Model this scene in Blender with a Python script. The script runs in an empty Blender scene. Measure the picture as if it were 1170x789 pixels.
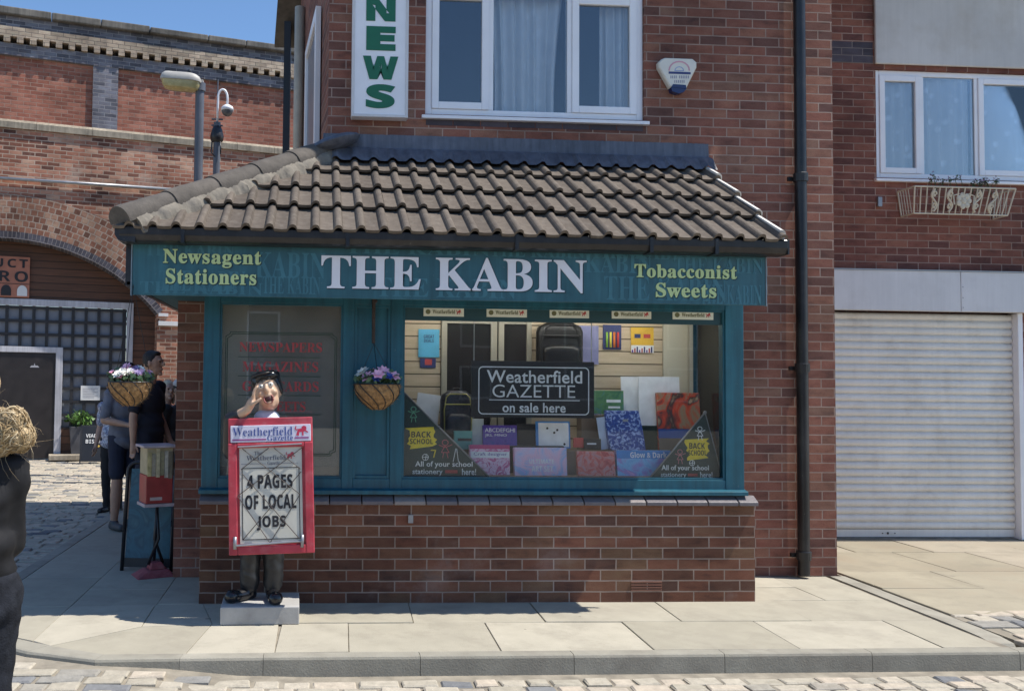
import bpy, math, random
from mathutils import Vector, Matrix
random.seed(7)
R = math.radians
scene = bpy.context.scene
COL = scene.collection

# ------------------------------------------------------------------ camera
F, CX, CY = 1020.0, 422.0, 394.5           # measured on the 1170 x 789 photograph
YAW, PIT, ROL, CD, CH = .0617, .0407, .0113, 6.263, 1.538
_cy, _sy, _cp, _sp, _cr, _sr = (math.cos(YAW), math.sin(YAW), math.cos(PIT), math.sin(PIT), math.cos(ROL), math.sin(ROL))
FW = Vector((_sy*_cp, _cy*_cp, _sp)); RT = Vector((_cy, -_sy, 0)); UP = Vector((-_sy*_sp, -_cy*_sp, _cp))
CR = RT*_cr + UP*_sr; CU = -RT*_sr + UP*_cr
CAMP = Vector((0, -CD, CH))
cam = bpy.data.cameras.new('camera'); camo = bpy.data.objects.new('camera', cam); COL.objects.link(camo)
cam.sensor_width = 36; cam.lens = F/1170*36; cam.shift_x = (585-CX)/1170; cam.clip_end = 1000; cam.clip_start = .05
camo.matrix_world = Matrix(((CR.x, CU.x, -FW.x, CAMP.x), (CR.y, CU.y, -FW.y, CAMP.y), (CR.z, CU.z, -FW.z, CAMP.z), (0, 0, 0, 1)))
scene.camera = camo

# ------------------------------------------------------------------ daylight
SUN = Vector((1.33, -.215, 2.5)).normalized()          # towards the sun
world = bpy.data.worlds.new('World'); scene.world = world; world.use_nodes = True
wn = world.node_tree; bg = wn.nodes['Background']
sky = wn.nodes.new('ShaderNodeTexSky'); sky.sky_type = 'NISHITA'; sky.sun_disc = False
sky.sun_elevation = math.asin(SUN.z); sky.sun_rotation = math.atan2(SUN.x, SUN.y)
sky.altitude = 50; sky.air_density = .9; sky.dust_density = .15; sky.ozone_density = 2.2
hs_ = wn.nodes.new('ShaderNodeHueSaturation'); hs_.inputs['Saturation'].default_value = 1.10; wn.links.new(sky.outputs[0], hs_.inputs['Color']); wn.links.new(hs_.outputs[0], bg.inputs[0]); bg.inputs[1].default_value = .104
sl = bpy.data.lights.new('sun', 'SUN'); sl.energy = 3.45; sl.angle = R(.53); sl.color = (1, .945, .865)
so = bpy.data.objects.new('sun', sl); COL.objects.link(so); so.rotation_euler = SUN.to_track_quat('Z', 'Y').to_euler()
scene.view_settings.view_transform = 'Standard'; scene.view_settings.look = 'None'
scene.view_settings.exposure = .86; scene.view_settings.gamma = 1

# ------------------------------------------------------------------ measuring helpers
def ray(px, py):
    u, v = px-CX, py-CY
    return (FW*F + CR*u - CU*v)
def on_y(px, py, Y):
    d = ray(px, py); t = (Y-CAMP.y)/d.y; return CAMP + d*t
def on_z(px, py, Z):
    d = ray(px, py); t = (Z-CAMP.z)/d.z; return CAMP + d*t
def on_plane(px, py, P0, N):
    d = ray(px, py); t = (P0-CAMP).dot(N)/d.dot(N); return CAMP + d*t
def rect_y(x0, y0, x1, y1, Y):
    a, b, c, d = on_y(x0, y0, Y), on_y(x1, y0, Y), on_y(x0, y1, Y), on_y(x1, y1, Y)
    return (a.x+c.x)/2, (b.x+d.x)/2, (c.z+d.z)/2, (a.z+b.z)/2       # X0 X1 Z0 Z1

# ------------------------------------------------------------------ things
OFF = {}
def link(o): COL.objects.link(o); return o
def thing(name, label, cat, loc=(0, 0, 0), rotz=0, group=None):
    o = link(bpy.data.objects.new(name, None)); o.empty_display_size = .1
    o.location = loc; o.rotation_euler = (0, 0, rotz); o['label'] = label; o['category'] = cat
    if group: o['group'] = group
    OFF[o] = Vector(loc); return o
def tag(o, label, cat, group=None):
    o['label'] = label; o['category'] = cat
    if group: o['group'] = group
    return o
def kids(o): return [c for c in bpy.data.objects if c.parent == o]
def dup(root, loc, rotz=0, label=None, scale=None):
    def cp(o, par):
        c = link(o.copy()); c.parent = par
        for k in kids(o): cp(k, c)
        return c
    r = cp(root, None); r.location = loc; r.rotation_euler = (0, 0, rotz)
    if label: r['label'] = label
    if scale: r.scale = scale
    return r

class MB:
    def __init__(s): s.v = []; s.f = []; s.m = []; s.t = []; s.mi = 0; s.tone = .5
    def face(s, ids): s.f.append(ids); s.m.append(s.mi); s.t.append(s.tone)
    def poly(s, pts):
        n = len(s.v); s.v += [Vector(p) for p in pts]; s.face(list(range(n, n+len(pts)))); return s
    def hull(s, b, t):          # two loops of same length, capped
        n = len(s.v); k = len(b); s.v += [Vector(p) for p in b]+[Vector(p) for p in t]
        s.face([n+i for i in range(k)][::-1]); s.face([n+k+i for i in range(k)])
        for i in range(k):
            j = (i+1) % k; s.face([n+i, n+j, n+k+j, n+k+i])
        return s
    def box(s, x0, x1, y0, y1, z0, z1):
        return s.hull([(x0, y0, z0), (x1, y0, z0), (x1, y1, z0), (x0, y1, z0)], [(x0, y0, z1), (x1, y0, z1), (x1, y1, z1), (x0, y1, z1)])
    def obox(s, O, U, V, N, w, h, d):   # O = centre of the bottom edge on the front face; U right, V up, N out
        O, U, V, N = map(Vector, (O, U, V, N)); a = O-U*w/2; b = O+U*w/2; k = -N*d
        return s.hull([a, b, b+k, a+k], [a+V*h, b+V*h, b+V*h+k, a+V*h+k])
    def prism(s, pts, axis, a, b):      # pts 2D, extruded along axis
        def P(p, c): return {'x': (c, p[0], p[1]), 'y': (p[0], c, p[1]), 'z': (p[0], p[1], c)}[axis]
        return s.hull([P(p, a) for p in pts], [P(p, b) for p in pts])
    def loft(s, rings, closed=True, caps=True):
        n = len(s.v); k = len(rings[0])
        for r in rings: s.v += [Vector(p) for p in r]
        for i in range(len(rings)-1):
            for j in range(k if closed else k-1):
                a = n+i*k+j; b = n+i*k+(j+1) % k; s.face([a, b, b+k, a+k])
        if caps and closed:
            s.face([n+j for j in range(k)][::-1]); s.face([n+(len(rings)-1)*k+j for j in range(k)])
        return s
    def tube(s, pts, r, seg=8, r2=None):
        pts = [Vector(p) for p in pts]; rings = []; ref = None
        for i, p in enumerate(pts):
            t = (pts[min(i+1, len(pts)-1)]-pts[max(i-1, 0)]).normalized()
            if ref is None: ref = Vector((0, 0, 1)) if abs(t.z) < .9 else Vector((1, 0, 0))
            a = t.cross(ref).normalized(); b = a.cross(t).normalized(); ref = b
            q = r if r2 is None else r+(r2-r)*i/max(1, len(pts)-1)
            rings.append([p+a*math.cos(k*2*math.pi/seg)*q+b*math.sin(k*2*math.pi/seg)*q for k in range(seg)])
        return s.loft(rings)
    def lathe(s, c, prof, seg=20):      # prof: (r, z)
        c = Vector(c)
        return s.loft([[c+Vector((max(r, 1e-4)*math.cos(k*2*math.pi/seg), max(r, 1e-4)*math.sin(k*2*math.pi/seg), z)) for k in range(seg)] for r, z in prof])
    def ell(s, c, r, seg=12, rings=8, M=None):
        c = Vector(c); rr = []
        for i in range(rings+1):
            ph = -math.pi/2+math.pi*i/rings; q = max(math.cos(ph), .01)
            ring = []
            for k in range(seg):
                a = k*2*math.pi/seg; p = Vector((r[0]*q*math.cos(a), r[1]*q*math.sin(a), r[2]*math.sin(ph)))
                ring.append(c+(M @ p if M else p))
            rr.append(ring)
        return s.loft(rr)
    def cap(s, p0, p1, r0, r1, seg=12):
        p0, p1 = Vector(p0), Vector(p1); t = (p1-p0).normalized()
        ref = Vector((0, 0, 1)) if abs(t.z) < .9 else Vector((1, 0, 0))
        a = t.cross(ref).normalized(); b = a.cross(t).normalized(); rings = []
        for (c, r, s0) in ((p0, r0, -1), (p1, r1, 1)):
            for e in ((.999, .7, .35, 0) if s0 < 0 else (0, .35, .7, .999)):
                q = r*math.sqrt(max(0, 1-e*e)); q = max(q, r*.04)
                rings.append([c+t*s0*e*r+a*math.cos(k*2*math.pi/seg)*q+b*math.sin(k*2*math.pi/seg)*q for k in range(seg)])
        return s.loft(rings)
    def build(s, name, mats, parent=None, smooth=False, bevel=0, local=False, auto=None):
        me = bpy.data.meshes.new(name)
        off = Vector((0, 0, 0))
        if parent is not None and not local: off = OFF.get(parent, Vector((0, 0, 0)))
        me.from_pydata([tuple(p-off) for p in s.v], [], s.f)
        if not isinstance(mats, (list, tuple)): mats = [mats]
        for m in mats: me.materials.append(m)
        me.polygons.foreach_set('material_index', s.m)
        at = me.attributes.new('tone', 'FLOAT', 'FACE'); at.data.foreach_set('value', s.t)
        import bmesh
        bm = bmesh.new(); bm.from_mesh(me); bmesh.ops.recalc_face_normals(bm, faces=bm.faces); bm.to_mesh(me); bm.free()
        if smooth: me.polygons.foreach_set('use_smooth', [True]*len(me.polygons))
        if auto is not None: me.set_sharp_from_angle(angle=R(auto))
        me.update()
        o = link(bpy.data.objects.new(name, me))
        if parent is not None: o.parent = parent; OFF[o] = off if not local else Vector((0, 0, 0))
        if bevel:
            b = o.modifiers.new('bevel', 'BEVEL'); b.width = bevel; b.segments = 2; b.limit_method = 'ANGLE'
        return o

def blob(mb, name, mat, parent, voxel=.012, smooth=4, local=True):
    """fuse overlapping primitives into ONE continuous surface"""
    o = mb.build(name, mat, parent, local=local)
    m = o.modifiers.new('r', 'REMESH'); m.mode = 'VOXEL'; m.voxel_size = voxel; m.use_smooth_shade = True
    m = o.modifiers.new('s', 'SMOOTH'); m.factor = .5; m.iterations = smooth
    bpy.context.view_layer.update()
    dg = bpy.context.evaluated_depsgraph_get()
    me = bpy.data.meshes.new_from_object(o.evaluated_get(dg)); old = o.data
    o.modifiers.clear(); o.data = me; me.name = name; me.materials.clear(); me.materials.append(mat)
    bpy.data.meshes.remove(old); me.polygons.foreach_set('use_smooth', [True]*len(me.polygons)); return o

from mathutils import noise as mnoise
def rumple(o, amp, fx=7, fz=16, seed=0):
    """cloth folds: real relief pushed along the normals"""
    me = o.data; sh = Vector((seed*3.7, seed*1.3, 0)); nr_ = [v.normal.copy() for v in me.vertices]
    for v, n in zip(me.vertices, nr_):
        c = v.co; q = Vector((c.x*fx+c.z*5, c.y*fx, c.z*fz+c.x*6))+sh
        v.co = c+n*amp*(mnoise.noise(q)+.5*mnoise.noise(q*2.3))
    me.update(); return o
def uni(s, k):      # the serif and sans cuts that Blender's own font stack carries
    base = {'b': 0x1D400, 's': 0x1D5D4, 'm': 0x1D670}[k]; r = ''
    for c in s:
        if 'A' <= c <= 'Z': r += chr(base+ord(c)-65)
        elif 'a' <= c <= 'z': r += chr(base+26+ord(c)-97)
        elif c.isdigit() and k == 's': r += chr(0x1D7EC+ord(c)-48)
        else: r += c
    return r
def text(body, rect, frame, mat, parent, style=None, off=0, ext=.002, name='lettering', space=1.0, res=5, align=None):
    """lettering fitted into rect (u0,u1,v0,v1) of a frame (origin, U, V, N)"""
    O, U, V, N = map(Vector, frame)
    c = bpy.data.curves.new(name, 'FONT'); c.body = uni(body, style) if style else body; c.offset = off
    c.space_character = space; c.resolution_u = res; c.extrude = .02
    o = link(bpy.data.objects.new(name, c)); bpy.context.view_layer.update()
    dg = bpy.context.evaluated_depsgraph_get(); me = bpy.data.meshes.new_from_object(o.evaluated_get(dg))
    bpy.data.objects.remove(o); bpy.data.curves.remove(c)
    xs = [v.co.x for v in me.vertices]; ys = [v.co.y for v in me.vertices]
    x0, x1, y0, y1 = min(xs), max(xs), min(ys), max(ys); u0, u1, v0, v1 = rect
    po = OFF.get(parent, Vector((0, 0, 0))) if parent else Vector((0, 0, 0))
    for v in me.vertices:
        p = O + U*(u0+(v.co.x-x0)/(x1-x0)*(u1-u0)) + V*(v0+(v.co.y-y0)/(y1-y0)*(v1-v0)) + N*(ext if v.co.z > 0 else .0003)
        v.co = p-po
    me.materials.clear(); me.materials.append(mat)
    me.name = name; t = link(bpy.data.objects.new(name, me)); t.parent = parent; OFF[t] = po
    return t
def front(Y): return ((0, Y, 0), (1, 0, 0), (0, 0, 1), (0, -1, 0))
def trect(x0, y0, x1, y1, Y): return rect_y(x0, y0, x1, y1, Y)

# ------------------------------------------------------------------ materials
def hx(h): 
    h = h.lstrip('#'); c = [int(h[i:i+2], 16)/255 for i in (0, 2, 4)]
    return tuple(x/12.92 if x <= .04045 else ((x+.055)/1.055)**2.4 for x in c)+(1,)
def c3(c): return tuple(c)+(1,) if len(c) == 3 else tuple(c)
class NT:
    def __init__(s, name):
        s.mat = bpy.data.materials.new(name); s.mat.use_nodes = True; s.t = s.mat.node_tree; s.n = s.t.nodes; s.b = s.n['Principled BSDF']
    def new(s, k, **kw):
        n = s.n.new(k)
        for a, v in kw.items(): setattr(n, a, v)
        return n
    def ln(s, a, b): s.t.links.new(a, b)
    def math(s, op, a, b=None):
        n = s.new('ShaderNodeMath', operation=op)
        for i, v in enumerate((a, b)):
            if v is None: continue
            if isinstance(v, (int, float)): n.inputs[i].default_value = v
            else: s.ln(v, n.inputs[i])
        return n.outputs[0]
    def ramp(s, fac, stops):
        n = s.new('ShaderNodeValToRGB'); e = n.color_ramp.elements
        e[0].position, e[0].color = stops[0][0], c3(stops[0][1]); e[1].position, e[1].color = stops[-1][0], c3(stops[-1][1])
        for p, c in stops[1:-1]: q = e.new(p); q.color = c3(c)
        s.ln(fac, n.inputs[0]); return n.outputs[0]
    def mix(s, f, a, b, mode='MIX'):
        n = s.new('ShaderNodeMix', data_type='RGBA', blend_type=mode)
        for i, v in ((0, f), (6, a), (7, b)):
            if isinstance(v, (int, float)): n.inputs[i].default_value = v
            elif isinstance(v, tuple): n.inputs[i].default_value = c3(v)
            else: s.ln(v, n.inputs[i])
        return n.outputs[2]
    def noise(s, vec, scale, det=4, rough=.55):
        n = s.new('ShaderNodeTexNoise'); n.inputs['Scale'].default_value = scale; n.inputs['Detail'].default_value = det; n.inputs['Roughness'].default_value = rough
        if vec is not None: s.ln(vec, n.inputs['Vector'])
        return n.outputs[0]
    def bump(s, h, strength=.3, dist=.005, prev=None):
        n = s.new('ShaderNodeBump'); n.inputs['Strength'].default_value = strength; n.inputs['Distance'].default_value = dist
        s.ln(h, n.inputs['Height'])
        if prev is not None: s.ln(prev, n.inputs['Normal'])
        return n.outputs[0]
    def pos(s, obj=False):
        if obj: return s.new('ShaderNodeTexCoord').outputs['Object']
        return s.new('ShaderNodeNewGeometry').outputs['Position']
def plain(name, col, rough=.5, var=.18, scale=9, bump=.12, bscale=60, metal=0, spec=.5, coat=0, dirt=None, obj=False, streak=0):
    m = NT(name); p = m.pos(obj); col = c3(col)
    n = m.noise(p, scale, 5); dark = tuple(x*(1-var) for x in col[:3]); lite = tuple(min(1, x*(1+var)) for x in col[:3])
    c = m.ramp(n, [(.3, dark), (.7, lite)])
    if dirt:
        d = m.ramp(m.noise(p, dirt[1], 8, .65), [(.5, (0, 0, 0)), (.72, (1, 1, 1))]); c = m.mix(m.math('MULTIPLY', d, dirt[2]), c, dirt[0])
    if streak:      # rain streaks, faded and chalky runs
        v = m.new('ShaderNodeVectorMath', operation='MULTIPLY'); m.ln(p, v.inputs[0]); v.inputs[1].default_value = (22, 22, 1.1)
        s1 = m.ramp(m.noise(v.outputs[0], 1, 6, .65), [(.34, (1-streak,)*3), (.55, (1, 1, 1)), (.74, (1+streak*.7,)*3)]); c = m.mix(1, c, s1, 'MULTIPLY')
        s2 = m.ramp(m.noise(p, 1.3, 6, .65), [(.35, (1-streak*.8,)*3), (.68, (1+streak*.5,)*3)]); c = m.mix(1, c, s2, 'MULTIPLY')
        ch = m.ramp(m.noise(p, 55, 3, .6), [(.70, (0, 0, 0)), (.74, (1, 1, 1))]); c = m.mix(m.math('MULTIPLY', ch, streak), c, (.30, .29, .27))
    m.ln(c, m.b.inputs['Base Color']); m.b.inputs['Metallic'].default_value = metal; m.b.inputs['Specular IOR Level'].default_value = spec
    r = m.math('MULTIPLY_ADD', n, .25); m.n[-1].inputs[2].default_value = rough-.12; m.ln(r, m.b.inputs['Roughness'])
    if bump: m.ln(m.bump(m.noise(p, bscale, 4), bump, .004), m.b.inputs['Normal'])
    return m.mat
def toned(name, stops, rough=.7, nscale=14, var=.25, bump=.3, bscale=40, dirt=None, gum=0):
    """random tone per modelled piece (attribute 'tone'), plus grain"""
    m = NT(name); p = m.pos(); a = m.new('ShaderNodeAttribute', attribute_name='tone').outputs['Fac']
    c = m.ramp(a, stops); n = m.noise(p, nscale, 6, .6)
    c = m.mix(1, c, m.ramp(n, [(.25, (1-var,)*3), (.75, (1, 1, 1))]), 'MULTIPLY')
    if dirt:
        d = m.ramp(m.noise(p, dirt[1], 8, .65), [(.5, (0, 0, 0)), (.7, (1, 1, 1))]); c = m.mix(m.math('MULTIPLY', d, dirt[2]), c, dirt[0])
    if gum:     # trodden gum, grit and drip marks
        vo = m.new('ShaderNodeTexVoronoi'); m.ln(p, vo.inputs['Vector']); vo.inputs['Scale'].default_value = 3.2
        sc_ = m.new('ShaderNodeSeparateColor'); m.ln(vo.outputs['Color'], sc_.inputs[0])
        rad = m.math('MULTIPLY', sc_.outputs[0], .085); on = m.math('GREATER_THAN', sc_.outputs[1], .45)
        c = m.mix(m.math('MULTIPLY', m.math('MULTIPLY', m.math('LESS_THAN', vo.outputs['Distance'], rad), on), gum), c, (.14, .13, .115))
        gr = m.ramp(m.noise(p, 60, 3, .7), [(.62, (0, 0, 0)), (.72, (1, 1, 1))]); c = m.mix(m.math('MULTIPLY', gr, .28), c, (.18, .16, .13))
        sm = m.ramp(m.noise(p, 3.4, 7, .72), [(.52, (0, 0, 0)), (.60, (1, 1, 1))]); c = m.mix(m.math('MULTIPLY', sm, .20), c, (.24, .215, .17))
    m.ln(c, m.b.inputs['Base Color']); m.b.inputs['Roughness'].default_value = rough; m.b.inputs['Specular IOR Level'].default_value = .3
    m.ln(m.bump(m.noise(p, bscale, 5), bump, .006), m.b.inputs['Normal']); return m.mat
def brick(name, stops, mortar, w=.225, h=.0764, joint=.0052, obj=False, polar=None, z0=0., x0=0., rough=.85, grime=.35, wobble=.0025, fade=.12, mvar=None, bstr=.55):
    m = NT(name); p = m.pos(obj)
    sp = m.new('ShaderNodeSeparateXYZ'); m.ln(p, sp.inputs[0])
    if polar:
        dx = m.math('SUBTRACT', sp.outputs[0], polar[0]); dz = m.math('SUBTRACT', sp.outputs[2], polar[1])
        u = m.math('MULTIPLY', m.math('ARCTAN2', dx, dz), polar[2])
        v = m.math('SQRT', m.math('ADD', m.math('MULTIPLY', dx, dx), m.math('MULTIPLY', dz, dz)))
        v, u = m.math('SUBTRACT', v, polar[2]), u
    else:
        nm = m.new('ShaderNodeSeparateXYZ')
        m.ln(m.new('ShaderNodeTexCoord').outputs['Normal'] if obj else m.new('ShaderNodeNewGeometry').outputs['Normal'], nm.inputs[0])
        side = m.math('GREATER_THAN', m.math('ABSOLUTE', nm.outputs[0]), .75)
        u = m.math('ADD', m.math('MULTIPLY', sp.outputs[0], m.math('SUBTRACT', 1, side)), m.math('MULTIPLY', sp.outputs[1], side))
        v = sp.outputs[2]
        u = m.math('SUBTRACT', u, x0); v = m.math('SUBTRACT', v, z0)
    wob = m.noise(p, 9, 3); wv = m.math('MULTIPLY', m.math('SUBTRACT', wob, .5), wobble*2)
    cb = m.new('ShaderNodeCombineXYZ'); m.ln(m.math('ADD', u, wv), cb.inputs[0]); m.ln(m.math('ADD', v, wv), cb.inputs[1])
    bt = m.new('ShaderNodeTexBrick'); m.ln(cb.outputs[0], bt.inputs['Vector'])
    for k, val in (('Scale', 1), ('Brick Width', w), ('Row Height', h), ('Mortar Size', joint), ('Mortar Smooth', .25), ('Bias', 0)): bt.inputs[k].default_value = val
    bt.inputs['Color1'].default_value = (0, 0, 0, 1); bt.inputs['Color2'].default_value = (1, 1, 1, 1); bt.inputs['Mortar'].default_value = (.5, .5, .5, 1)
    c = m.ramp(bt.outputs['Color'], stops)
    # burnt patches within single bricks, fired grain
    sc = m.new('ShaderNodeVectorMath', operation='MULTIPLY'); m.ln(cb.outputs[0], sc.inputs[0]); sc.inputs[1].default_value = (6, 15, 1)
    n1 = m.noise(sc.outputs[0], 1, 3); n2 = m.noise(p, 120, 4)
    c = m.mix(1, c, m.ramp(n1, [(.28, (.60, .62, .66)), (.45, (.92, .86, .84)), (.6, (1.0, 1.0, 1.0)), (.75, (1.04, 1.12, 1.06))]), 'MULTIPLY')
    c = m.mix(1, c, m.ramp(n2, [(.25, (.8, .8, .8)), (.75, (1.08, 1.06, 1.05))]), 'MULTIPLY')
    mc = m.mix(1, mortar, m.ramp(m.noise(p, 5, 5), [(.3, (.72, .70, .68)), (.7, (1.05, 1.05, 1.05))]), 'MULTIPLY')
    c = m.mix(bt.outputs['Fac'], c, mc)
    big = m.ramp(m.noise(p, .9, 6, .6), [(.35, (1-grime,)*3), (.65, (1+fade,)*3)]); c = m.mix(1, c, big, 'MULTIPLY')
    if mvar:
        d = m.ramp(m.noise(p, mvar[1], 8, .7), [(.55, (0, 0, 0)), (.66, (1, 1, 1))]); c = m.mix(m.math('MULTIPLY', d, mvar[2]), c, mvar[0])
    m.ln(c, m.b.inputs['Base Color']); m.b.inputs['Roughness'].default_value = rough; m.b.inputs['Specular IOR Level'].default_value = .3
    hgt = m.math('ADD', m.math('MULTIPLY', bt.outputs['Fac'], -1), m.math('MULTIPLY', n2, .35))
    m.ln(m.bump(hgt, bstr, .006), m.b.inputs['Normal']); return m.mat
def glass(name, tint=(.9, .95, .95), base=.06, ior=1.5, haze=0):
    m = NT(name); m.n.remove(m.b); out = m.n['Material Output']
    tr = m.new('ShaderNodeBsdfTransparent'); tr.inputs[0].default_value = c3(tint)
    gl = m.new('ShaderNodeBsdfGlossy'); gl.inputs['Roughness'].default_value = .008; gl.inputs[0].default_value = (1, 1, 1, 1)
    ly = m.new('ShaderNodeFresnel'); ly.inputs[0].default_value = ior
    f = m.math('ADD', ly.outputs[0], base)
    p = m.pos(); bp = m.bump(m.noise(p, 1.6, 2), .12, .004); m.ln(bp, gl.inputs['Normal'])
    mx = m.new('ShaderNodeMixShader'); m.ln(f, mx.inputs[0]); m.ln(tr.outputs[0], mx.inputs[1]); m.ln(gl.outputs[0], mx.inputs[2])
    last = mx
    if haze:    # uneven pale film over the pane
        df = m.new('ShaderNodeBsdfDiffuse'); df.inputs[0].default_value = (.55, .55, .52, 1)
        m2 = m.new('ShaderNodeMixShader'); h = m.math('MULTIPLY', m.ramp(m.noise(p, 2.5, 6, .6), [(.25, (.3,)*3), (.75, (1, 1, 1))]), haze)
        m.ln(h, m2.inputs[0]); m.ln(mx.outputs[0], m2.inputs[1]); m.ln(df.outputs[0], m2.inputs[2]); last = m2
    m.ln(last.outputs[0], out.inputs['Surface']); return m.mat
def deg(k): return k
def blotch(name, cols, scale=6, rough=.4, dist=2.0, obj=True):
    """printed cover: marbled fields of colour"""
    m = NT(name); p = m.pos(obj); n = m.new('ShaderNodeTexNoise'); m.ln(p, n.inputs['Vector'])
    n.inputs['Scale'].default_value = scale; n.inputs['Detail'].default_value = 3; n.inputs['Distortion'].default_value = dist
    cols = [tuple(min(.9, x*1.25) for x in c) for c in cols]; k = len(cols); st = [(.28+.44*i/(k-1), cols[i]) for i in range(k)]
    m.ln(m.ramp(n.outputs[0], st), m.b.inputs['Base Color']); m.b.inputs['Roughness'].default_value = rough; return m.mat

# ------------------------------------------------------------------ palette
YB, XL, XR, XB, XE, YC, HC = .836, -.768, 3.17, .085, 4.283, 2.52, .0764
RED = [(0, (0.161, 0.083, 0.069)), (0.2, (0.219, 0.102, 0.077)), (0.5, (0.290, 0.122, 0.088)), (0.8, (0.326, 0.154, 0.105)), (1, (0.243, 0.140, 0.103))]
M = {}
M['brick'] = brick('shop_brick', RED, (.39, .285, .235), z0=0, x0=XR-.02)
M['plinth'] = brick('plinth_brick', [(0, (0.13, 0.07, 0.05159999999999999)), (0.25, (0.163, 0.078, 0.051)), (0.5, (0.224, 0.096, 0.061)), (0.8, (0.204, 0.118, 0.07)), (1, (0.25, 0.105, 0.067))], (.39, .30, .245), x0=XL, grime=.45, mvar=((.40, .34, .31), 1.9, .16))
M['neigh'] = brick('neighbour_brick', [(0, (0.137, 0.061, 0.051)), (0.5, (0.237, 0.094, 0.069)), (1, (0.278, 0.120, 0.082))], (.36, .25, .20), x0=XE)
M['bluebrick'] = brick('engineering_brick', [(0, (0.094, 0.098, 0.119)), (0.5, (0.169, 0.175, 0.213)), (1, (0.250, 0.256, 0.300))], (.34, .33, .34), obj=True, h=.075)
M['bluebrick_w'] = brick('slate_blue_brick', [(0, (.06, .055, .07)), (1, (.10, .09, .11))], (.20, .17, .16), z0=.0)
M['vred'] = brick('viaduct_brick', [(0, (0.275, 0.106, 0.075)), (0.5, (0.400, 0.156, 0.106)), (1, (0.475, 0.213, 0.150))], (.38, .27, .21), obj=True, h=.075, joint=.006)
M['vold'] = brick('old_viaduct_brick', [(0, (0.147, 0.070, 0.054)), (0.3, (0.353, 0.147, 0.096)), (0.7, (0.501, 0.232, 0.155)), (1, (0.589, 0.372, 0.264))], (.52, .40, .31), obj=True, h=.078, joint=.009, wobble=.009, grime=.45, mvar=((.45, .37, .30), 1.6, .45))
M['dent'] = brick('buff_brick', [(0, (0.375, 0.312, 0.237)), (1, (0.575, 0.475, 0.362))], (.14, .12, .11), obj=True, h=.075)
M['coping'] = plain('sooty_coping_stone', (.17, .155, .135), .9, .3, 3, .4, 30, dirt=((.06, .055, .05), 2.2, .8), streak=0.3)
M['string'] = plain('weathered_sandstone', (.34, .29, .22), .9, .25, 4, .4, 30, dirt=((.12, .10, .085), 3, .6), streak=0.3)
M['teal'] = plain('teal_paint', (.012, .105, .150), .42, .12, 4, .08, 45, dirt=((.03, .14, .17), 6, .25), streak=0.28)
M['tealdark'] = plain('dark_teal_paint', (.020, .070, .085), .5, .1, 4, .05)
M['signteal'] = plain('teal_sign_panel', (.034, .125, .155), .38, .16, 3, .03, 40, streak=0.22)
M['ghost'] = plain('pale_teal_print', (.050, .170, .210), .4, .14, 6, 0)
M['cream_txt'] = plain('pale_green_lettering', (.52, .64, .30), .45, .05, 9, 0)
M['white_txt'] = plain('white_lettering', (.76, .76, .80), .4, .04, 9, 0)
M['txt_shadow'] = plain('dark_letter_edge', (.010, .035, .045), .5, .1, 9, 0)
M['black'] = plain('black_plastic', (.018, .018, .021), .38, .2, 7, .05)
M['gutter'] = plain('black_gutter', (.016, .016, .018), .35, .3, 5, .08, dirt=((.06, .055, .05), 5, .35), streak=0.3)
M['lead'] = plain('lead_sheet', (.115, .125, .155), .5, .22, 3, .3, 8, dirt=((.20, .21, .24), 4, .5), streak=0.3)
M['tile'] = toned('concrete_tile', [(0, (.120, .098, .080)), (.5, (.146, .120, .097)), (1, (.172, .142, .115))], .85, 22, .34, .5, 90, dirt=((.36, .33, .28), 16, .16))
M['ridge'] = toned('ridge_tile', [(0, (.13, .115, .10)), (1, (.18, .155, .13))], .85, 12, .4, .5, 60, dirt=((.06, .055, .05), 4, .6))
M['bedding'] = plain('mortar_bedding', (.20, .178, .145), .95, .25, 14, .9, 40, dirt=((.13, .12, .11), 9, .6))
M['verge'] = plain('white_sunlit_mortar', (.62, .60, .56), .9, .1, 12, .4, 40)
M['upvc'] = plain('white_window_plastic', (.84, .845, .87), .35, .05, 3, .02)
M['putty'] = plain('cream_frame_paint', (.40, .37, .30), .5, .08, 4, .04)
M['glass'] = glass('shop_glass', base=0, ior=1.36, tint=(.95, .97, .97), haze=.012)
M['glassl'] = glass('hazed_shop_glass', base=.03, haze=.19)
M['dglass'] = glass('double_glazing', base=.045, tint=(.94, .96, .97))
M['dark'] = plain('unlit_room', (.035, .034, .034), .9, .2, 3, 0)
M['curtain'] = None
M['slat'] = None
M['cream'] = plain('cream_wall_paint', (.62, .58, .46), .8, .06, 2, .05)
M['shelf'] = plain('brown_riser_board', (.16, .12, .09), .6, .2, 6, .05)
M['slab'] = toned('concrete_paving', [(0, (.375, .345, .270)), (.5, (.425, .392, .312)), (1, (.470, .432, .345))], .92, 5, .16, .25, 120, dirt=((.27, .245, .20), 1.6, .45), gum=.55)
M['joint'] = plain('sandy_joint', (.26, .23, .18), 1, .3, 8, .5, 50)
M['kerb'] = toned('kerb_stone', [(0, (.33, .31, .255)), (1, (.40, .375, .31))], .92, 5, .3, .35, 90, dirt=((.20, .18, .15), 3, .6))
M['sett'] = toned('stone_sett', [(0, (0.158, 0.166, 0.179)), (0.12, (0.251, 0.253, 0.253)), (0.2, (0.437, 0.396, 0.313)), (0.6, (0.521, 0.469, 0.377)), (0.85, (0.558, 0.478, 0.377)), (1, (0.372, 0.340, 0.285))], .8, 20, .35, .6, 70)
M['flag'] = toned('york_stone', [(0, (.34, .30, .22)), (.5, (.40, .36, .27)), (1, (.44, .38, .30))], .9, 3, .32, .4, 40, dirt=((.22, .17, .12), 1.5, .5), gum=.35)
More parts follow.
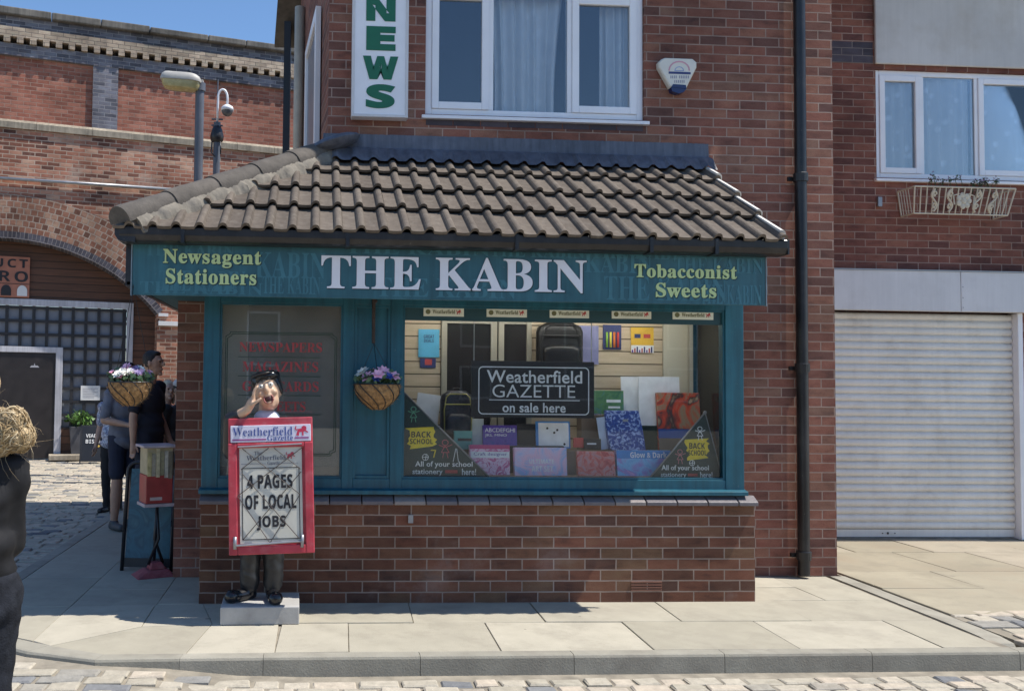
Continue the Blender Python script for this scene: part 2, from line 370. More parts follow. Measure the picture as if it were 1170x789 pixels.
M['ground'] = plain('dusty_ground', (.26, .235, .19), .95, .2, 3, .4, 30)
M['render'] = plain('white_render', (.60, .585, .56), .85, .07, 1.5, .15, 60, dirt=((.42, .37, .30), 1.1, .6), streak=0.05)
M['shutter'] = plain('white_shutter_enamel', (.76, .735, .68), .5, .06, 2.5, .03, dirt=((.36, .30, .24), 3.5, .35), streak=0.05)
M['panel'] = plain('white_lintel_panel', (.66, .655, .66), .5, .05, 2, .03, dirt=((.45, .43, .42), 2.2, .4), streak=0.05)
M['steel'] = plain('galvanised_steel', (.30, .31, .33), .42, .12, 8, .05, metal=.6)
M['lamp_grey'] = plain('lamp_column_grey', (.11, .12, .145), .45, .12, 5, .05, streak=0.2)
M['lamp_bowl'] = plain('yellowed_lamp_bowl', (.42, .36, .17), .25, .15, 12, .02)
M['cladding'] = None
M['lattice'] = plain('black_lattice', (.022, .022, .025), .5, .2, 6, .05)
M['greyglass'] = plain('frosted_screen', (.19, .205, .24), .35, .2, 2, .02)
M['whitewood'] = plain('pale_grey_paint', (.50, .50, .54), .5, .08, 4, .04, streak=0.2)
M['door_dark'] = plain('dark_brown_door', (.022, .018, .018), .45, .25, 5, .05)
M['terracotta'] = plain('terracotta_sign', (.42, .17, .11), .7, .15, 7, .1)
M['paper'] = plain('white_paper', (.70, .70, .69), .7, .04, 6, 0)
M['ink'] = plain('black_ink', (.02, .02, .024), .6, .1, 9, 0)
M['chalkwhite'] = plain('white_chalk', (.88, .89, .88), .8, .1, 30, 0)
M['chalkblack'] = plain('chalkboard_black', (.016, .017, .020), .45, .25, 4, .02)
M['chalkgreen'] = plain('chalkboard_green', (.030, .050, .042), .5, .25, 5, .02)
M['yellow'] = plain('yellow_chalk', (.88, .66, .05), .7, .12, 18, 0)
M['redtxt'] = plain('red_window_lettering', (.42, .055, .055), .5, .15, 12, 0)
M['greenline'] = plain('dark_green_line', (.012, .05, .03), .5, .1, 9, 0)

def curtain_mat(name, lo, al):
    m = NT(name); p = m.pos(); n = m.noise(p, 7, 5, .6)
    pat = m.new('ShaderNodeTexVoronoi'); m.ln(p, pat.inputs['Vector']); pat.inputs['Scale'].default_value = 7
    fl = m.ramp(pat.outputs['Distance'], [(.10, (1, 1, 1)), (.32, (lo,)*3)])
    c = m.mix(1, m.ramp(n, [(.3, (.80, .82, .85)), (.7, (.90, .91, .92))]), fl, 'MULTIPLY')
    m.ln(c, m.b.inputs['Base Color']); m.b.inputs['Roughness'].default_value = .9
    m.b.inputs['Alpha'].default_value = al; return m.mat
M['curtain'] = curtain_mat('net_curtain', .92, 1.0); M['lace'] = curtain_mat('lace_curtain', .66, .98)
def slat_mat():
    m = NT('slat_panel'); p = m.pos(); sp = m.new('ShaderNodeSeparateXYZ'); m.ln(p, sp.inputs[0])
    f = m.math('FRACT', m.math('DIVIDE', sp.outputs[2], .1)); e = m.math('LESS_THAN', f, .09)
    sc = m.new('ShaderNodeVectorMath', operation='MULTIPLY'); m.ln(p, sc.inputs[0]); sc.inputs[1].default_value = (1.2, 8, 14)
    c = m.ramp(m.noise(sc.outputs[0], 3, 5), [(.3, (.56, .45, .31)), (.7, (.68, .55, .40))])
    c = m.mix(e, c, (.10, .075, .05)); m.ln(c, m.b.inputs['Base Color']); m.b.inputs['Roughness'].default_value = .55
    m.ln(m.bump(m.math('MULTIPLY', e, -1), .8, .01), m.b.inputs['Normal']); return m.mat
M['slat'] = slat_mat()
def clad_mat():
    m = NT('timber_cladding'); p = m.pos(True); sp = m.new('ShaderNodeSeparateXYZ'); m.ln(p, sp.inputs[0])
    q = m.math('DIVIDE', sp.outputs[2], .14); f = m.math('FRACT', q); fl = m.math('FLOOR', q); e = m.math('LESS_THAN', f, .1)
    wn_ = m.new('ShaderNodeTexWhiteNoise', noise_dimensions='1D'); m.ln(fl, wn_.inputs['W'])
    sc = m.new('ShaderNodeVectorMath', operation='MULTIPLY'); m.ln(p, sc.inputs[0]); sc.inputs[1].default_value = (.7, 1, 12)
    c = m.ramp(m.noise(sc.outputs[0], 2.4, 6), [(.25, (.070, .030, .016)), (.75, (.155, .068, .036))])
    c = m.mix(1, c, m.ramp(wn_.outputs[0], [(0, (.75,)*3), (1, (1.15,)*3)]), 'MULTIPLY')
    c = m.mix(e, c, (.02, .012, .008)); m.ln(c, m.b.inputs['Base Color']); m.b.inputs['Roughness'].default_value = .6
    m.ln(m.bump(m.math('MULTIPLY', e, -1), .7, .01), m.b.inputs['Normal']); return m.mat
M['cladding'] = clad_mat()

# ------------------------------------------------------------------ ground
def struct(o): o['kind'] = 'structure'; return o
b = MB(); b.poly([(-400, -400, -.17), (400, -400, -.17), (400, 400, -.17), (-400, 400, -.17)])
struct(b.build('ground', M['ground']))
def zroad(x, y):
    t = max(0, min(1, (-.15-x)/1.0)); t = t*t*(3-2*t); return -.098+.078*t
def road_open(x, y):      # setts lie where there is no pavement, building or forecourt
    if x > -.2: return y < -1.25
    cx, cy, r = -1.15, -.10, 1.2
    if x < -2.37 or y < -1.32: return True
    if x < cx and y < cy: return (x-cx)**2+(y-cy)**2 > r*r
    return y < -1.25-.05*max(0, (-.2-x))
b = MB(); rs = random.Random(3)
def setts(b, x0, x1, y0, y1, rowh, zf, ok, sl=(.13, .25), hgt=.03):
    y = y0
    while y < y1:
        x = x0-rs.random()*.2; rh = rowh*rs.uniform(.88, 1.12)
        while x < x1:
            w = rs.uniform(*sl)
            xm, ym = x+w/2, y+rh/2
            if ok(xm, ym):
                g = .0035; z = zf(xm, ym)+rs.uniform(-.006, .006); tz = [rs.uniform(-.004, .004) for _ in range(4)]
                o = [(x+g+rs.uniform(0, .010), y+g+rs.uniform(0, .008)), (x+w-g-rs.uniform(0, .010), y+g+rs.uniform(0, .008)), (x+w-g-rs.uniform(0, .010), y+rh-g-rs.uniform(0, .008)), (x+g+rs.uniform(0, .010), y+rh-g-rs.uniform(0, .008))]
                q = .010; c = [(p[0]+(xm-p[0])*q/(w/2), p[1]+(ym-p[1])*q/(rh/2)) for p in o]
                b.tone = rs.random(); n = len(b.v)
                b.v += [Vector((*p, z-hgt)) for p in o]+[Vector((*p, z-.007)) for p in o]+[Vector((*p, z+tz[i])) for i, p in enumerate(c)]
                for L in (0, 4):
                    for i in range(4):
                        j = (i+1) % 4; b.face([n+L+i, n+L+j, n+L+4+j, n+L+4+i])
                b.face([n+8, n+9, n+10, n+11])
            x += w
        y += rh
setts(b, -5.5, 9, -4.2, 1.2, .118, zroad, road_open)
setts(b, -11, -2.37, 1.2, 12.2, .125, lambda x, y: -.022, lambda x, y: x > -3.2-y*.72)
struct(b.build('cobbled_road', M['sett'], smooth=False))
b = MB()
def grid_sheet(b, x0, x1, y0, y1, nx, ny, zf, ok=lambda x, y: True):
    for i in range(nx):
        for j in range(ny):
            a, c = x0+(x1-x0)*i/nx, x0+(x1-x0)*(i+1)/nx; d, e = y0+(y1-y0)*j/ny, y0+(y1-y0)*(j+1)/ny
            b.poly([(a, d, zf(a, d)), (c, d, zf(c, d)), (c, e, zf(c, e)), (a, e, zf(a, e))])
grid_sheet(b, -14, 10, -5, 1.2, 60, 12, lambda x, y: zroad(x, y)-.011)
grid_sheet(b, -16, -2.2, 1.2, 13, 4, 4, lambda x, y: -.033)
struct(b.build('road_bed', M['joint']))

# pavement: individual slabs over a jointing bed
b = MB(); rs2 = random.Random(11)
def slab(b, pts, top=0., th=.06, g=.0022):
    cx = sum(p[0] for p in pts)/len(pts); cy = sum(p[1] for p in pts)/len(pts); k = len(pts); ins = []
    for p in pts:
        d = math.hypot(p[0]-cx, p[1]-cy); s = (d-g*1.4)/d; ins.append((cx+(p[0]-cx)*s, cy+(p[1]-cy)*s))
    top += rs2.uniform(-.0025, .0025); ti = [rs2.uniform(-.0015, .0015) for _ in pts]
    b.tone = rs2.random()
    e = [(cx+(p[0]-cx)*.994, cy+(p[1]-cy)*.994) for p in ins]
    n = len(b.v); b.v += [Vector((*p, top-th)) for p in ins]+[Vector((*p, top-.003)) for p in ins]+[Vector((*p, top+ti[i])) for i, p in enumerate(e)]
    for L in (0, k):
        for i in range(k): b.face([n+L+i, n+L+(i+1) % k, n+L+k+(i+1) % k, n+L+k+i])
    b.face([n+2*k+i for i in range(k)])
KX = .02   # joints run very slightly askew
row1 = [-.2, .72, 1.62, 2.55, 3.42, 4.1]
Y0, Y1, Y2 = -1.112, -.50, .05
xs2 = [-.2, .22, 1.10, 2.0, 2.88, 3.76, 4.12]
for i in range(len(xs2)-1): slab(b, [(xs2[i], Y0), (xs2[i+1], Y0), (xs2[i+1]+KX, Y1), (xs2[i]+KX, Y1)])
xs1 = [-.2, .66, 1.52, 2.42, 3.3, 4.14]
for i in range(len(xs1)-1): slab(b, [(xs1[i], Y1), (xs1[i+1], Y1), (xs1[i+1]+KX, Y2), (xs1[i]+KX, Y2)])
slab(b, [(3.17, .05), (3.72, .05), (3.72, .45), (3.17, .45)]); slab(b, [(3.72, .05), (4.16, .05), (4.18, .83), (3.72, .83)]); slab(b, [(3.17, .45), (3.72, .45), (3.72, .83), (3.17, .83)])
# corner and the footway along the left side
slab(b, [(-.2, Y0), (-.2, Y1), (-.62, Y1), (-.70, -1.115)]); slab(b, [(-.70, -1.115), (-.62, Y1), (-1.05, -.55), (-1.5, -.95), (-1.15, -1.118)])
slab(b, [(-.2, Y1), (-.2, Y2), (-.75, Y2), (-.62, Y1)]); slab(b, [(-.62, Y1), (-.75, Y2), (-1.06, .0), (-1.05, -.55)])
slab(b, [(-1.05, -.55), (-1.06, .0), (-1.62, -.05), (-1.62, -.86), (-1.5, -.95)]); slab(b, [(-1.62, -.86), (-1.62, -.05), (-2.2, -.05), (-2.16, -.30), (-1.95, -.66)])
yy = 0.0
for k, (x0, x1, hgts, off) in enumerate(((-2.2, -1.62, .9, -.05), (-1.62, -1.05, .9, .38), (-1.05, -.62, .84, 0))):
    y = off if k != 1 else -.05
    first = True
    while y < (12 if k < 2 else .8):
        h = .48 if (k == 1 and first) else hgts; first = False
        slab(b, [(x0, y), (x1, y), (x1, min(y+h, 12.2)), (x0, min(y+h, 12.2))]); y += h
struct(b.build('pavement', M['slab']))
b = MB(); b.box(-.2, 4.2, -1.118, .9, -.12, -.010); b.prism([(-.2, -1.08), (-1.15, -1.118), (-1.5, -.95), (-1.95, -.66), (-2.2, -.25), (-2.2, 12.3), (-1.0, 12.3), (-1.0, .9), (-.2, .9)], 'z', -.12, -.010)
struct(b.build('pavement_bed', M['joint']))
# kerb with a dropped, rounded corner
b = MB(); rk = random.Random(4)
kx = [-.26, .62, 1.50, 2.38, 3.26, 4.16, 5.05, 5.95, 6.9]
def kerb(b, p, q, r, s, z0, z1):   # p,q front edge, r,s back edge
    b.tone = rk.random(); g = .002
    def L(a, c, t): return (a[0]+(c[0]-a[0])*t, a[1]+(c[1]-a[1])*t)
    p, q = L(p, q, g), L(p, q, 1-g); s, r = L(s, r, g), L(s, r, 1-g)
    P = lambda a, z: Vector((a[0], a[1], z))
    f = lambda a, c, t: L(a, c, t)
    rings = []
    for a, c, zt in ((p, s, z0), (q, r, z1)):
        rings.append([P(a, -.14), P(f(a, c, .05), zt-.016), P(f(a, c, .11), zt-.004), P(f(a, c, .20), zt), P(c, zt), P(c, -.14)])
    b.loft(rings)
for i in range(len(kx)-1): kerb(b, (kx[i], -1.205), (kx[i+1], -1.205), (kx[i+1], -1.116), (kx[i], -1.116), .001, .001)
arc = [(-.26, -1.205, -1.116, -.26), (-.72, -1.212, -1.12, -.71), (-1.18, -1.222, -1.123, -1.15), (-1.6, -1.06, -.95, -1.5), (-2.06, -.74, -.66, -1.95), (-2.33, -.29, -.25, -2.2)]
for i in range(len(arc)-1):
    a, c = arc[i], arc[i+1]; kerb(b, (c[0], c[1]), (a[0], a[1]), (a[3], a[2]), (c[3], c[2]), .001, .001)
yk = -.29
while yk < 12: kerb(b, (-2.33, yk+.9), (-2.33, yk), (-2.205, yk), (-2.205, yk+.9), .0, .0); yk += .9
kerb(b, (4.16, -1.08), (4.30, -1.08), (4.34, .83), (4.22, .83), .001, .001)
struct(b.build('kerb', M['kerb']))
# stone flags of the forecourt, setts at its front
b = MB(); rs2 = random.Random(21); y = -.35
for h in (.75, .62, .85, .70, .62):
    x = 4.36+rs2.uniform(0, .02)
    while x < 11:
        w = rs2.uniform(.65, 1.5); slab(b, [(x, y), (x+w, y), (x+w, y+h), (x, y+h)], -.002, g=.006); x += w
    y += h
struct(b.build('stone_flags', M['flag']))
b = MB(); setts(b, 4.36, 10, -1.06, -.36, .13, lambda x, y: -.002, lambda x, y: x > 4.42, (.16, .30))
struct(b.build('forecourt_setts', M['sett']))
b = MB(); b.box(4.36, 11, -1.08, 3.2, -.12, -.014); struct(b.build('forecourt_bed', M['joint']))

# ------------------------------------------------------------------ the corner shop building
shop = thing('shop_building', 'dark red brick corner shop with a tiled lean-to roof over a teal shopfront', 'building', (XB, YB, 0))
YE = -.42
ZE = on_y(500, 266, YE).z; ZT = on_y(600, 185, YB).z; XV = on_y(893, 268, YE).x; XH = on_y(142, 246, YE).x
WX0, WX1, WZ0, _ = rect_y(486, 60, 736, 134, YB); WZ1 = 4.78
# walls (butted blocks round the upstairs opening)
b = MB()
b.box(XB, WX0, YB, YB+.25, 2.3, 5.7); b.box(WX1, XE, YB, YB+.25, 2.3, 5.7)
b.box(WX0, WX1, YB, YB+.25, 2.3, WZ0); b.box(WX0, WX1, YB, YB+.25, WZ1, 5.7)
b.box(-1.075, XE, YB, YB+.25, 0, 2.3)
b.box(-1.075, -.86, YB+.25, 4.4, 0, 2.3)
b.box(XE-.25, XE, YB+.25, YC, 0, 5.7)
# side wall runs back at a slight angle
SP = Vector((XB, YB+.25, 0)); SE = Vector((-.42, 6.4, 0)); sd = (SE-SP).normalized(); sn = Vector((-sd.y, sd.x, 0))
def sw(t0, t1, z0, z1, out=0., th=.25):
    a, c = SP+sd*t0+sn*out, SP+sd*t1+sn*out
    i = -sn*th
    return [(p.x, p.y, z0) for p in (a, a+i, c+i, c)], [(p.x, p.y, z1) for p in (a, a+i, c+i, c)]
b.hull(*sw(0.0, 3.55, 2.3, 5.7)); b.box(-.22, XE, 4.55, 4.64, 0, 5.7)
# gable
g0, g1 = SP+sd*0, SP+sd*3.55; gm = (g0+g1)/2
b.hull([(g0.x, g0.y, 5.7), (g1.x, g1.y, 5.7), (gm.x, gm.y, 7.2)], [(g0.x+.25, g0.y, 5.7), (g1.x+.25, g1.y, 5.7), (gm.x+.25, gm.y, 7.2)])
b.build('wall', M['brick'], shop)
# main roof above the picture (it throws the shade)
b = MB(); b.hull([(-.1, .38, 5.72), (XE+.25, .38, 5.72), (XE+.25, 2.6, 7.3), (-.3, 2.6, 7.3)], [(-.1, .38, 5.80), (XE+.25, .38, 5.80), (XE+.25, 2.6, 7.38), (-.3, 2.6, 7.38)])
b.hull([(-.3, 2.61, 7.3), (XE+.1, 2.61, 7.3), (XE+.1, 4.85, 5.72), (-.55, 4.85, 5.72)], [(-.3, 2.61, 7.38), (XE+.1, 2.61, 7.38), (XE+.1, 4.85, 5.80), (-.55, 4.85, 5.80)])
b.build('main_roof', M['ridge'], shop)
# brick details: pier of headers next to the drainpipe is the wall itself; dark course over the flashing
fx0, fx1, fz0, fz1 = rect_y(486, 138.5, 735, 146.5, YB)
b = MB(); x = fx0
while x < fx1-.1: b.tone = random.random(); b.box(x+.004, min(x+.221, fx1), YB-.004, YB+.02, fz0, fz1); x += .225
b.build('sill_course', toned('blue_sill_brick', [(0, (.06, .055, .07)), (1, (.12, .10, .12))], .7), shop)
# side wall fittings seen edge-on: white window frame and pale downpipe
def side_t(px): 
    p = on_plane(px, 80, SP, sn); return (p-SP).dot(sd)
b = MB(); t0, t1 = .55, 1.7
for a, c, z0, z1 in ((t0, t0+.09, 3.45, 4.9), (t1-.09, t1, 3.45, 4.9), (t0+.09, t1-.09, 3.45, 3.56), (t0+.09, t1-.09, 4.8, 4.9)): b.hull(*sw(a, c, z0, z1, .06, .05))
sf = b.build('side_window', M['upvc'], shop, bevel=.005)
b = MB(); b.hull(*sw(t0+.09, t1-.09, 3.56, 4.8, .035, .02)); b.build('pane', M['greyglass'], sf)
b = MB(); b.hull(*sw(t0-.05, t1+.05, 3.38, 3.45, .11, .10)); b.build('window_sill', M['upvc'], sf)
p = SP+sd*2.5+sn*.06; b = MB(); b.tube([(p.x, p.y, 2.9), (p.x, p.y, 5.7)], .055, 12)
b.build('pale_downpipe', plain('cream_downpipe', (.50, .44, .34), .5, .1), shop, smooth=True)
p = SP+sd*3.5+sn*.10; b = MB(); b.box(p.x-.07, p.x+.01, p.y-.1, p.y+.1, 3.35, 5.9)
b.build('bargeboard', M['black'], shop)
# black drainpipe
b = MB(); dp0, dp1 = on_y(919, 655, YB-.07), on_y(914, 10, YB-.07); dx = (dp0.x+dp1.x)/2
b.tube([(dx, YB-.062, .02), (dx, YB-.062, 5.6)], .046, 16)
o = b.build('drainpipe', M['gutter'], shop, smooth=True, auto=40)
b = MB()
for py in (203, 420, 634):
    z = on_y(916, py, YB-.06).z; b = MB(); b.lathe((dx, YB-.062, z), [(.047, -.035), (.056, -.035), (.058, .03), (.055, .036), (.047, .036)], 16); b.box(dx-.085, dx+.085, YB-.03, YB-.005, z-.02, z+.012); b.build('pipe_bracket', M['gutter'], o)
# ------ brick plinth of the bay
b = MB(); ZP = 9*HC
b.box(XL, XR, 0, .11, 0, ZP); b.box(XR-.11, XR, .11, YB, 0, ZP); b.box(XL, XL+.11, .11, YB, 0, ZP)
b.build('brick_plinth', M['plinth'], shop)
b = MB(); x = XL-.01; rr = random.Random(8)
while x < XR-.05:
    b.tone = rr.random(); x1 = min(x+.2205, XR+.012)
    b.prism([(-.035, ZP-.004), (-.035, ZP+.022), (.035, ZP+.062), (.06, ZP+.062), (.06, ZP+.004)], 'x', x+.004, x1) ; x += .2245
for y in (.09, .315, .54): b.tone = rr.random(); b.hull([(XR-.06, y, ZP+.004), (XR+.035, y, ZP+.004), (XR+.035, y+.2, ZP+.004), (XR-.06, y+.2, ZP+.004)], [(XR-.06, y, ZP+.062), (XR+.035, y, ZP+.022), (XR+.035, y+.2, ZP+.022), (XR-.06, y+.2, ZP+.062)])
b.build('sill_bricks', toned('plum_sill_brick', [(0, (.15, .135, .145)), (.6, (.21, .185, .185)), (1, (.30, .26, .24))], .45, bump=.4), shop, bevel=.004)
for px0, py0, px1, py1 in ((721, 663, 756, 675), (463, 586, 475, 600)):
    x0, x1, z0, z1 = rect_y(px0, py0, px1, py1, 0)
    if px1-px0 > 20:
        b = MB()
        for k in range(4): b.box(x0, x1, -.006, .002, z0+(z1-z0)*k/4+.004, z0+(z1-z0)*(k+1)/4-.004)
        b.build('air_brick', plain('terracotta_air_brick', (.20, .09, .06), .8), shop)
    else:
        b = MB(); b.box(x0+.02, x1-.02, -.02, .002, z0+.02, z1-.01); b.build('wall_hook', M['steel'], shop)
# ------ teal shopfront
YF, YG = .03, .075
X = lambda px, Y=YF: on_y(px, 450, Y).x
Z = lambda py, Y=YF, px=540: on_y(px, py, Y).z
ztop, zhead, zbot, zrail = Z(338), Z(350), Z(547), Z(565.5)
ZF = ZP+.064
sf = MB()
xl, xr = X(231.5), X(850)
xs = [xl, X(250), X(391), X(404), X(446), X(460), X(829), xr]
zb = zbot
def post(b, x0, x1, z0=ZF, z1=ztop, y0=YF, y1=YF+.11): b.box(x0, x1, y0, y1, z0, z1)
b = MB()
post(b, xs[0], xs[1]); post(b, xs[2], xs[3]); post(b, xs[4], xs[5]); post(b, xs[6], xs[7])
e = .003
for a, c in ((1, 2), (3, 4), (5, 6)):
    b.box(xs[a]+e*0, xs[c], YF+e, YF+.10, ZF, zb); b.box(xs[a], xs[c], YF+e, YF+.10, zhead, ztop)
b.box(xs[3], xs[4], YF+.028, YF+.06, zb, zhead)                       # recessed panel
b.build('shopfront_frame', M['teal'], shop, bevel=.004)
b = MB()     # beads round the panes and the panel
def bead(b, x0, x1, z0, z1, y=YF+.012, w=.014, d=.02):
    b.box(x0, x0+w, y, y+d, z0, z1); b.box(x1-w, x1, y, y+d, z0, z1); b.box(x0+w, x1-w, y, y+d, z0, z0+w); b.box(x0+w, x1-w, y, y+d, z1-w, z1)
bead(b, xs[1], xs[2], zb, zhead); bead(b, xs[3], xs[4], zb, zhead, YF+.01, .02); bead(b, xs[5], xs[6], zb, zhead)
b.build('glazing_bead', M['teal'], shop, bevel=.002)
b = MB(); b.prism([(YF-.045, ZF+.002), (YF-.045, ZF+.03), (YF+.02, ZF+.045), (YF+.02, ZF+.002)], 'x', xl-.012, xr+.008)
b.build('shopfront_sill', M['teal'], shop, bevel=.003)
ztr = Z(366.5)
b = MB(); b.box(xs[5]+.014, xs[6]-.014, YF+.030, YG-.004, ztr, zhead-.004); b.build('transom_band', M['tealdark'], shop)
gl1 = MB().box(xs[1]+.002, xs[2]-.002, YG-.003, YG+.003, zb+.002, zhead-.002).build('shop_window', M['glassl'], shop)
gl2 = MB().box(xs[5]+.002, xs[6]-.002, YG-.003, YG+.003, zb+.002, zhead-.002).build('shop_window', M['glass'], shop)
# right side of the bay: glazed; left side: boarded
b = MB(); b.box(xr-.09, xr, .145, .19, ZF, ztop); b.box(xr-.09, xr, YB-.07, YB-.003, ZF, ztop); b.box(xr-.09, xr, .19, YB-.07, ZF, zb); b.box(xr-.09, xr, .19, YB-.07, zhead, ztop)
b.build('side_frame', M['teal'], shop, bevel=.003)
MB().box(xr-.05, xr-.044, .19, YB-.07, zb, zhead).build('side_glass', M['glass'], shop)
b = MB(); b.box(xl, xl+.05, .145, YB-.003, ZF, ztop); b.build('side_board', M['teal'], shop)
# soffit, fascia boards, gutter
zs = ztop
b = MB(); b.box(-1.235, 3.02, -.33, YF+.10, zs, zs+.02); b.box(-1.235, xl, YF+.10, YB-.003, zs, zs+.02); b.box(-1.235, -1.08, YB, 4.2, zs, zs+.02); b.box(xl, xr, YF+.10, YB-.003, zs+.003, zs+.02)
b.build('soffit', plain('teal_soffit', (.03, .12, .15), .6, .1), shop)
b = MB(); b.box(-1.245, -1.21, -.33, 4.2, zs-.005, ZE-.03); b.build('side_fascia', M['black'], shop)
gz1 = Z(266, -.47); gz0 = Z(283, -.47)
prof = [(-.40, gz1-.008), (-.47, gz1), (-.478, gz1-.01), (-.476, gz0+.04), (-.455, gz0+.008), (-.43, gz0), (-.345, gz0-.004), (-.345, gz1-.03), (-.40, gz1-.03)]
b = MB(); b.prism(prof, 'x', XH-.02, XV+.015)
gu = b.build('gutter', M['gutter'], shop, bevel=.003)
b = MB(); sh = XH-.05-(-.478); b.prism([(sh+p[0]+.0, p[1]-.002) for p in prof], 'y', -.47, 4.2); b.build('side_gutter', M['gutter'], shop)
b = MB()
for px in (205, 395, 590, 745, 820):
    x = X(px, -.48); b = MB(); b.box(x-.012, x+.012, -.483, -.35, gz0-.008, gz1-.004); b.build('gutter_bracket', M['gutter'], gu)
b = MB(); b.box(XV+.016, XV+.028, -.47, -.345, gz0, gz1); b.build('gutter_end', M['gutter'], gu)
# ------ tiled lean-to with a hip on the left
slope = math.atan2(ZT-ZE, YB-YE); L = math.hypot(ZT-ZE, YB-YE); Sy, Sz = math.cos(slope), math.sin(slope)
Nf = Vector((0, -Sz, Sy)); P0 = Vector((0, YE, ZE-.012))
def prof_h(x):
    u = (x/.149) % 1.0
    return .032*max(0, 1-((u-.80)/.20)**2)**.5 if u > .60 else -.003*math.sin(u/.60*math.pi)
b = MB(); rt = random.Random(5); gauge = .372
xh = lambda s: XH+(XB-XH)*s/L
ys_ = []
for r in range(4):
    s0 = r*gauge-(.02 if r else .065); s1 = min((r+1)*gauge+.06, L+.0)
    ncol = int((XV-XH)/.149)+2
    for cidx in range(ncol*1):
        xa = XV-(cidx+1)*.149; xb_ = XV-cidx*.149
        b.tone = rt.random(); lift = rt.uniform(-.003, .003)
        sub = 16; S = [s0, (s0+s1)/2, s1]
        if xb_ <= xh(s0)+.02: continue
        grid = []
        for si, s in enumerate(S):
            row = []
            for k in range(sub+1):
                x = max(xa+(xb_-xa)*k/sub, xh(s)+.0)
                hh = prof_h(x-XV)+.045*(1-(s-s0)/(s1-s0))+lift+.004
                p = P0+Vector((x, Sy*s, Sz*s))+Nf*hh; row.append(p)
            grid.append(row)
        fr = [p-Nf*.019+Vector((0, .004, 0)) for p in grid[0]]
        b.loft([fr]+grid, closed=False, caps=False)
b.build('roof_tiles', M['tile'], shop)
b = MB(); b.hull([(XH+.03, YE+.05, ZE-.04), (XV-.02, YE+.05, ZE-.04), (XV-.02, YB, ZT-.05), (XB+.03, YB, ZT-.05)], [(XH+.03, YE+.03, ZE-.02), (XV-.02, YE+.03, ZE-.02), (XV-.02, YB, ZT-.03), (XB+.03, YB, ZT-.03)])
b.hull([(XH+.02, YE+.06, ZE-.05), (XB+.02, YB+.01, ZT-.05), (XB-.05, 4.2, ZT-.05), (XH+.02, 4.2, ZE-.05)], [(XH, YE+.04, ZE+.0), (XB, YB, ZT+.0), (XB-.07, 4.2, ZT), (XH, 4.2, ZE)])
b.prism([(YE+.1, ZE-.05), (YB, ZE-.05), (YB, ZT-.06)], 'x', XV-.06, XV-.025)
b.build('roof_deck', M['black'], shop)
# verge: white mortar rows, the last roll's sunlit flank put into the white
b = MB()
for r in range(4):
    s0 = r*gauge-.01; s1 = min((r+1)*gauge-.02, L)
    rg = []
    for s in (s0, s1):
        lf = .049*(1-(s-(r*gauge-.02))/(gauge+.08)); c = P0+Vector((XV-.030, Sy*s, Sz*s))+Nf*(lf+.002)
        arc_ = [c+Vector((.040*math.cos(R(a)), 0, 0))+Nf*(.043*math.sin(R(a))) for a in (104, 85, 65, 45, 25, 5)]
        rg.append(arc_+[arc_[-1]-Nf*.05, arc_[0]-Nf*.05])
    b.loft(rg)
b.build('sunlit_verge_mortar', M['verge'], shop, smooth=True, auto=50)
# hip: bedding and half-round ridge tiles
H0, H1 = Vector((XH, YE, ZE+.03)), Vector((XB, YB, ZT+.03)); hd = (H1-H0).normalized(); hl = (H1-H0).length
hs = hd.cross(Vector((0, 0, 1))).normalized(); hn = hs.cross(hd).normalized()
b = MB(); rings = []; rb = random.Random(2)
for i in range(110):
    c = H0+hd*(hl*i/109*.97+.02); w = .138+.010*math.sin(i*.5)+rb.uniform(-.006, .007); h = .022+rb.uniform(-.003, .005)
    rings.append([c-hs*.1-hn*.06, c-hs*.05+hn*.04, c+hs*.10+hn*(h+.005), c+hs*w+hn*(h-.045+rb.uniform(-.006, .006)), c+hs*(w+.012)-hn*.10])
b.loft(rings); b.build('hip_bedding', M['bedding'], shop, smooth=True, auto=50)
n = 5
for i in range(n):
    b = MB(); b.tone = random.random(); s0, s1 = hl*i/n-.03, hl*(i+1)/n+.02; rg = []
    for s, r in ((s0, .118), (s0+.025, .122), (s1, .106)):
        c = H0+hd*s+hn*.012; rg.append([c+hs*math.cos(a)*r+hn*(math.sin(a)*r*.82) for a in [math.pi*(k/12*1.1-.05) for k in range(13)]])
    rin = [[c*0+p for p in q] for q in rg]
    b.loft(rg, closed=True)
    b.build('ridge_tile', M['ridge'], shop, smooth=True, auto=35)
# lead flashing and its dressed apron
lx0, lx1, lz0, lz1 = rect_y(372, 158, 810, 181, YB-.02)
b = MB(); rl = random.Random(6); rings = []
nseg = 150
for i in range(nseg+1):
    x = lx0-.02+(lx1-lx0+.02)*i/nseg; q = prof_h(x-XV)
    rings.append([(x, YB-.010, lz1+rl.uniform(-.002, .002)), (x, YB-.014-rl.uniform(0, .003), (lz0+lz1)/2), (x, YB-.022, ZT+.075), tuple(Vector((x, YB-.075, ZT+.012+q*.4))+Nf*.036), tuple(Vector((x, YB-.16+rl.uniform(-.004, .004), ZT-.16*math.tan(slope)))+Nf*(.044+q*.9))])
b.loft(rings, closed=False); b.build('lead_flashing', M['lead'], shop, smooth=True, auto=30)
b = MB(); b.ell((XB+.06, YB-.10, ZT+.085), (.21, .15, .055), 16, 8, Matrix.Rotation(R(-18), 3, 'Y')); b.hull([(XB-.02, YB-.012, ZT), (XB+.12, YB-.012, ZT), (XB+.12, YB-.004, ZT), (XB-.02, YB-.004, ZT)], [(XB, YB-.012, lz1-.01), (XB+.12, YB-.012, lz1-.004), (XB+.12, YB-.004, lz1-.004), (XB, YB-.004, lz1-.01)])
b.build('lead_saddle', M['lead'], shop, smooth=True, auto=40)
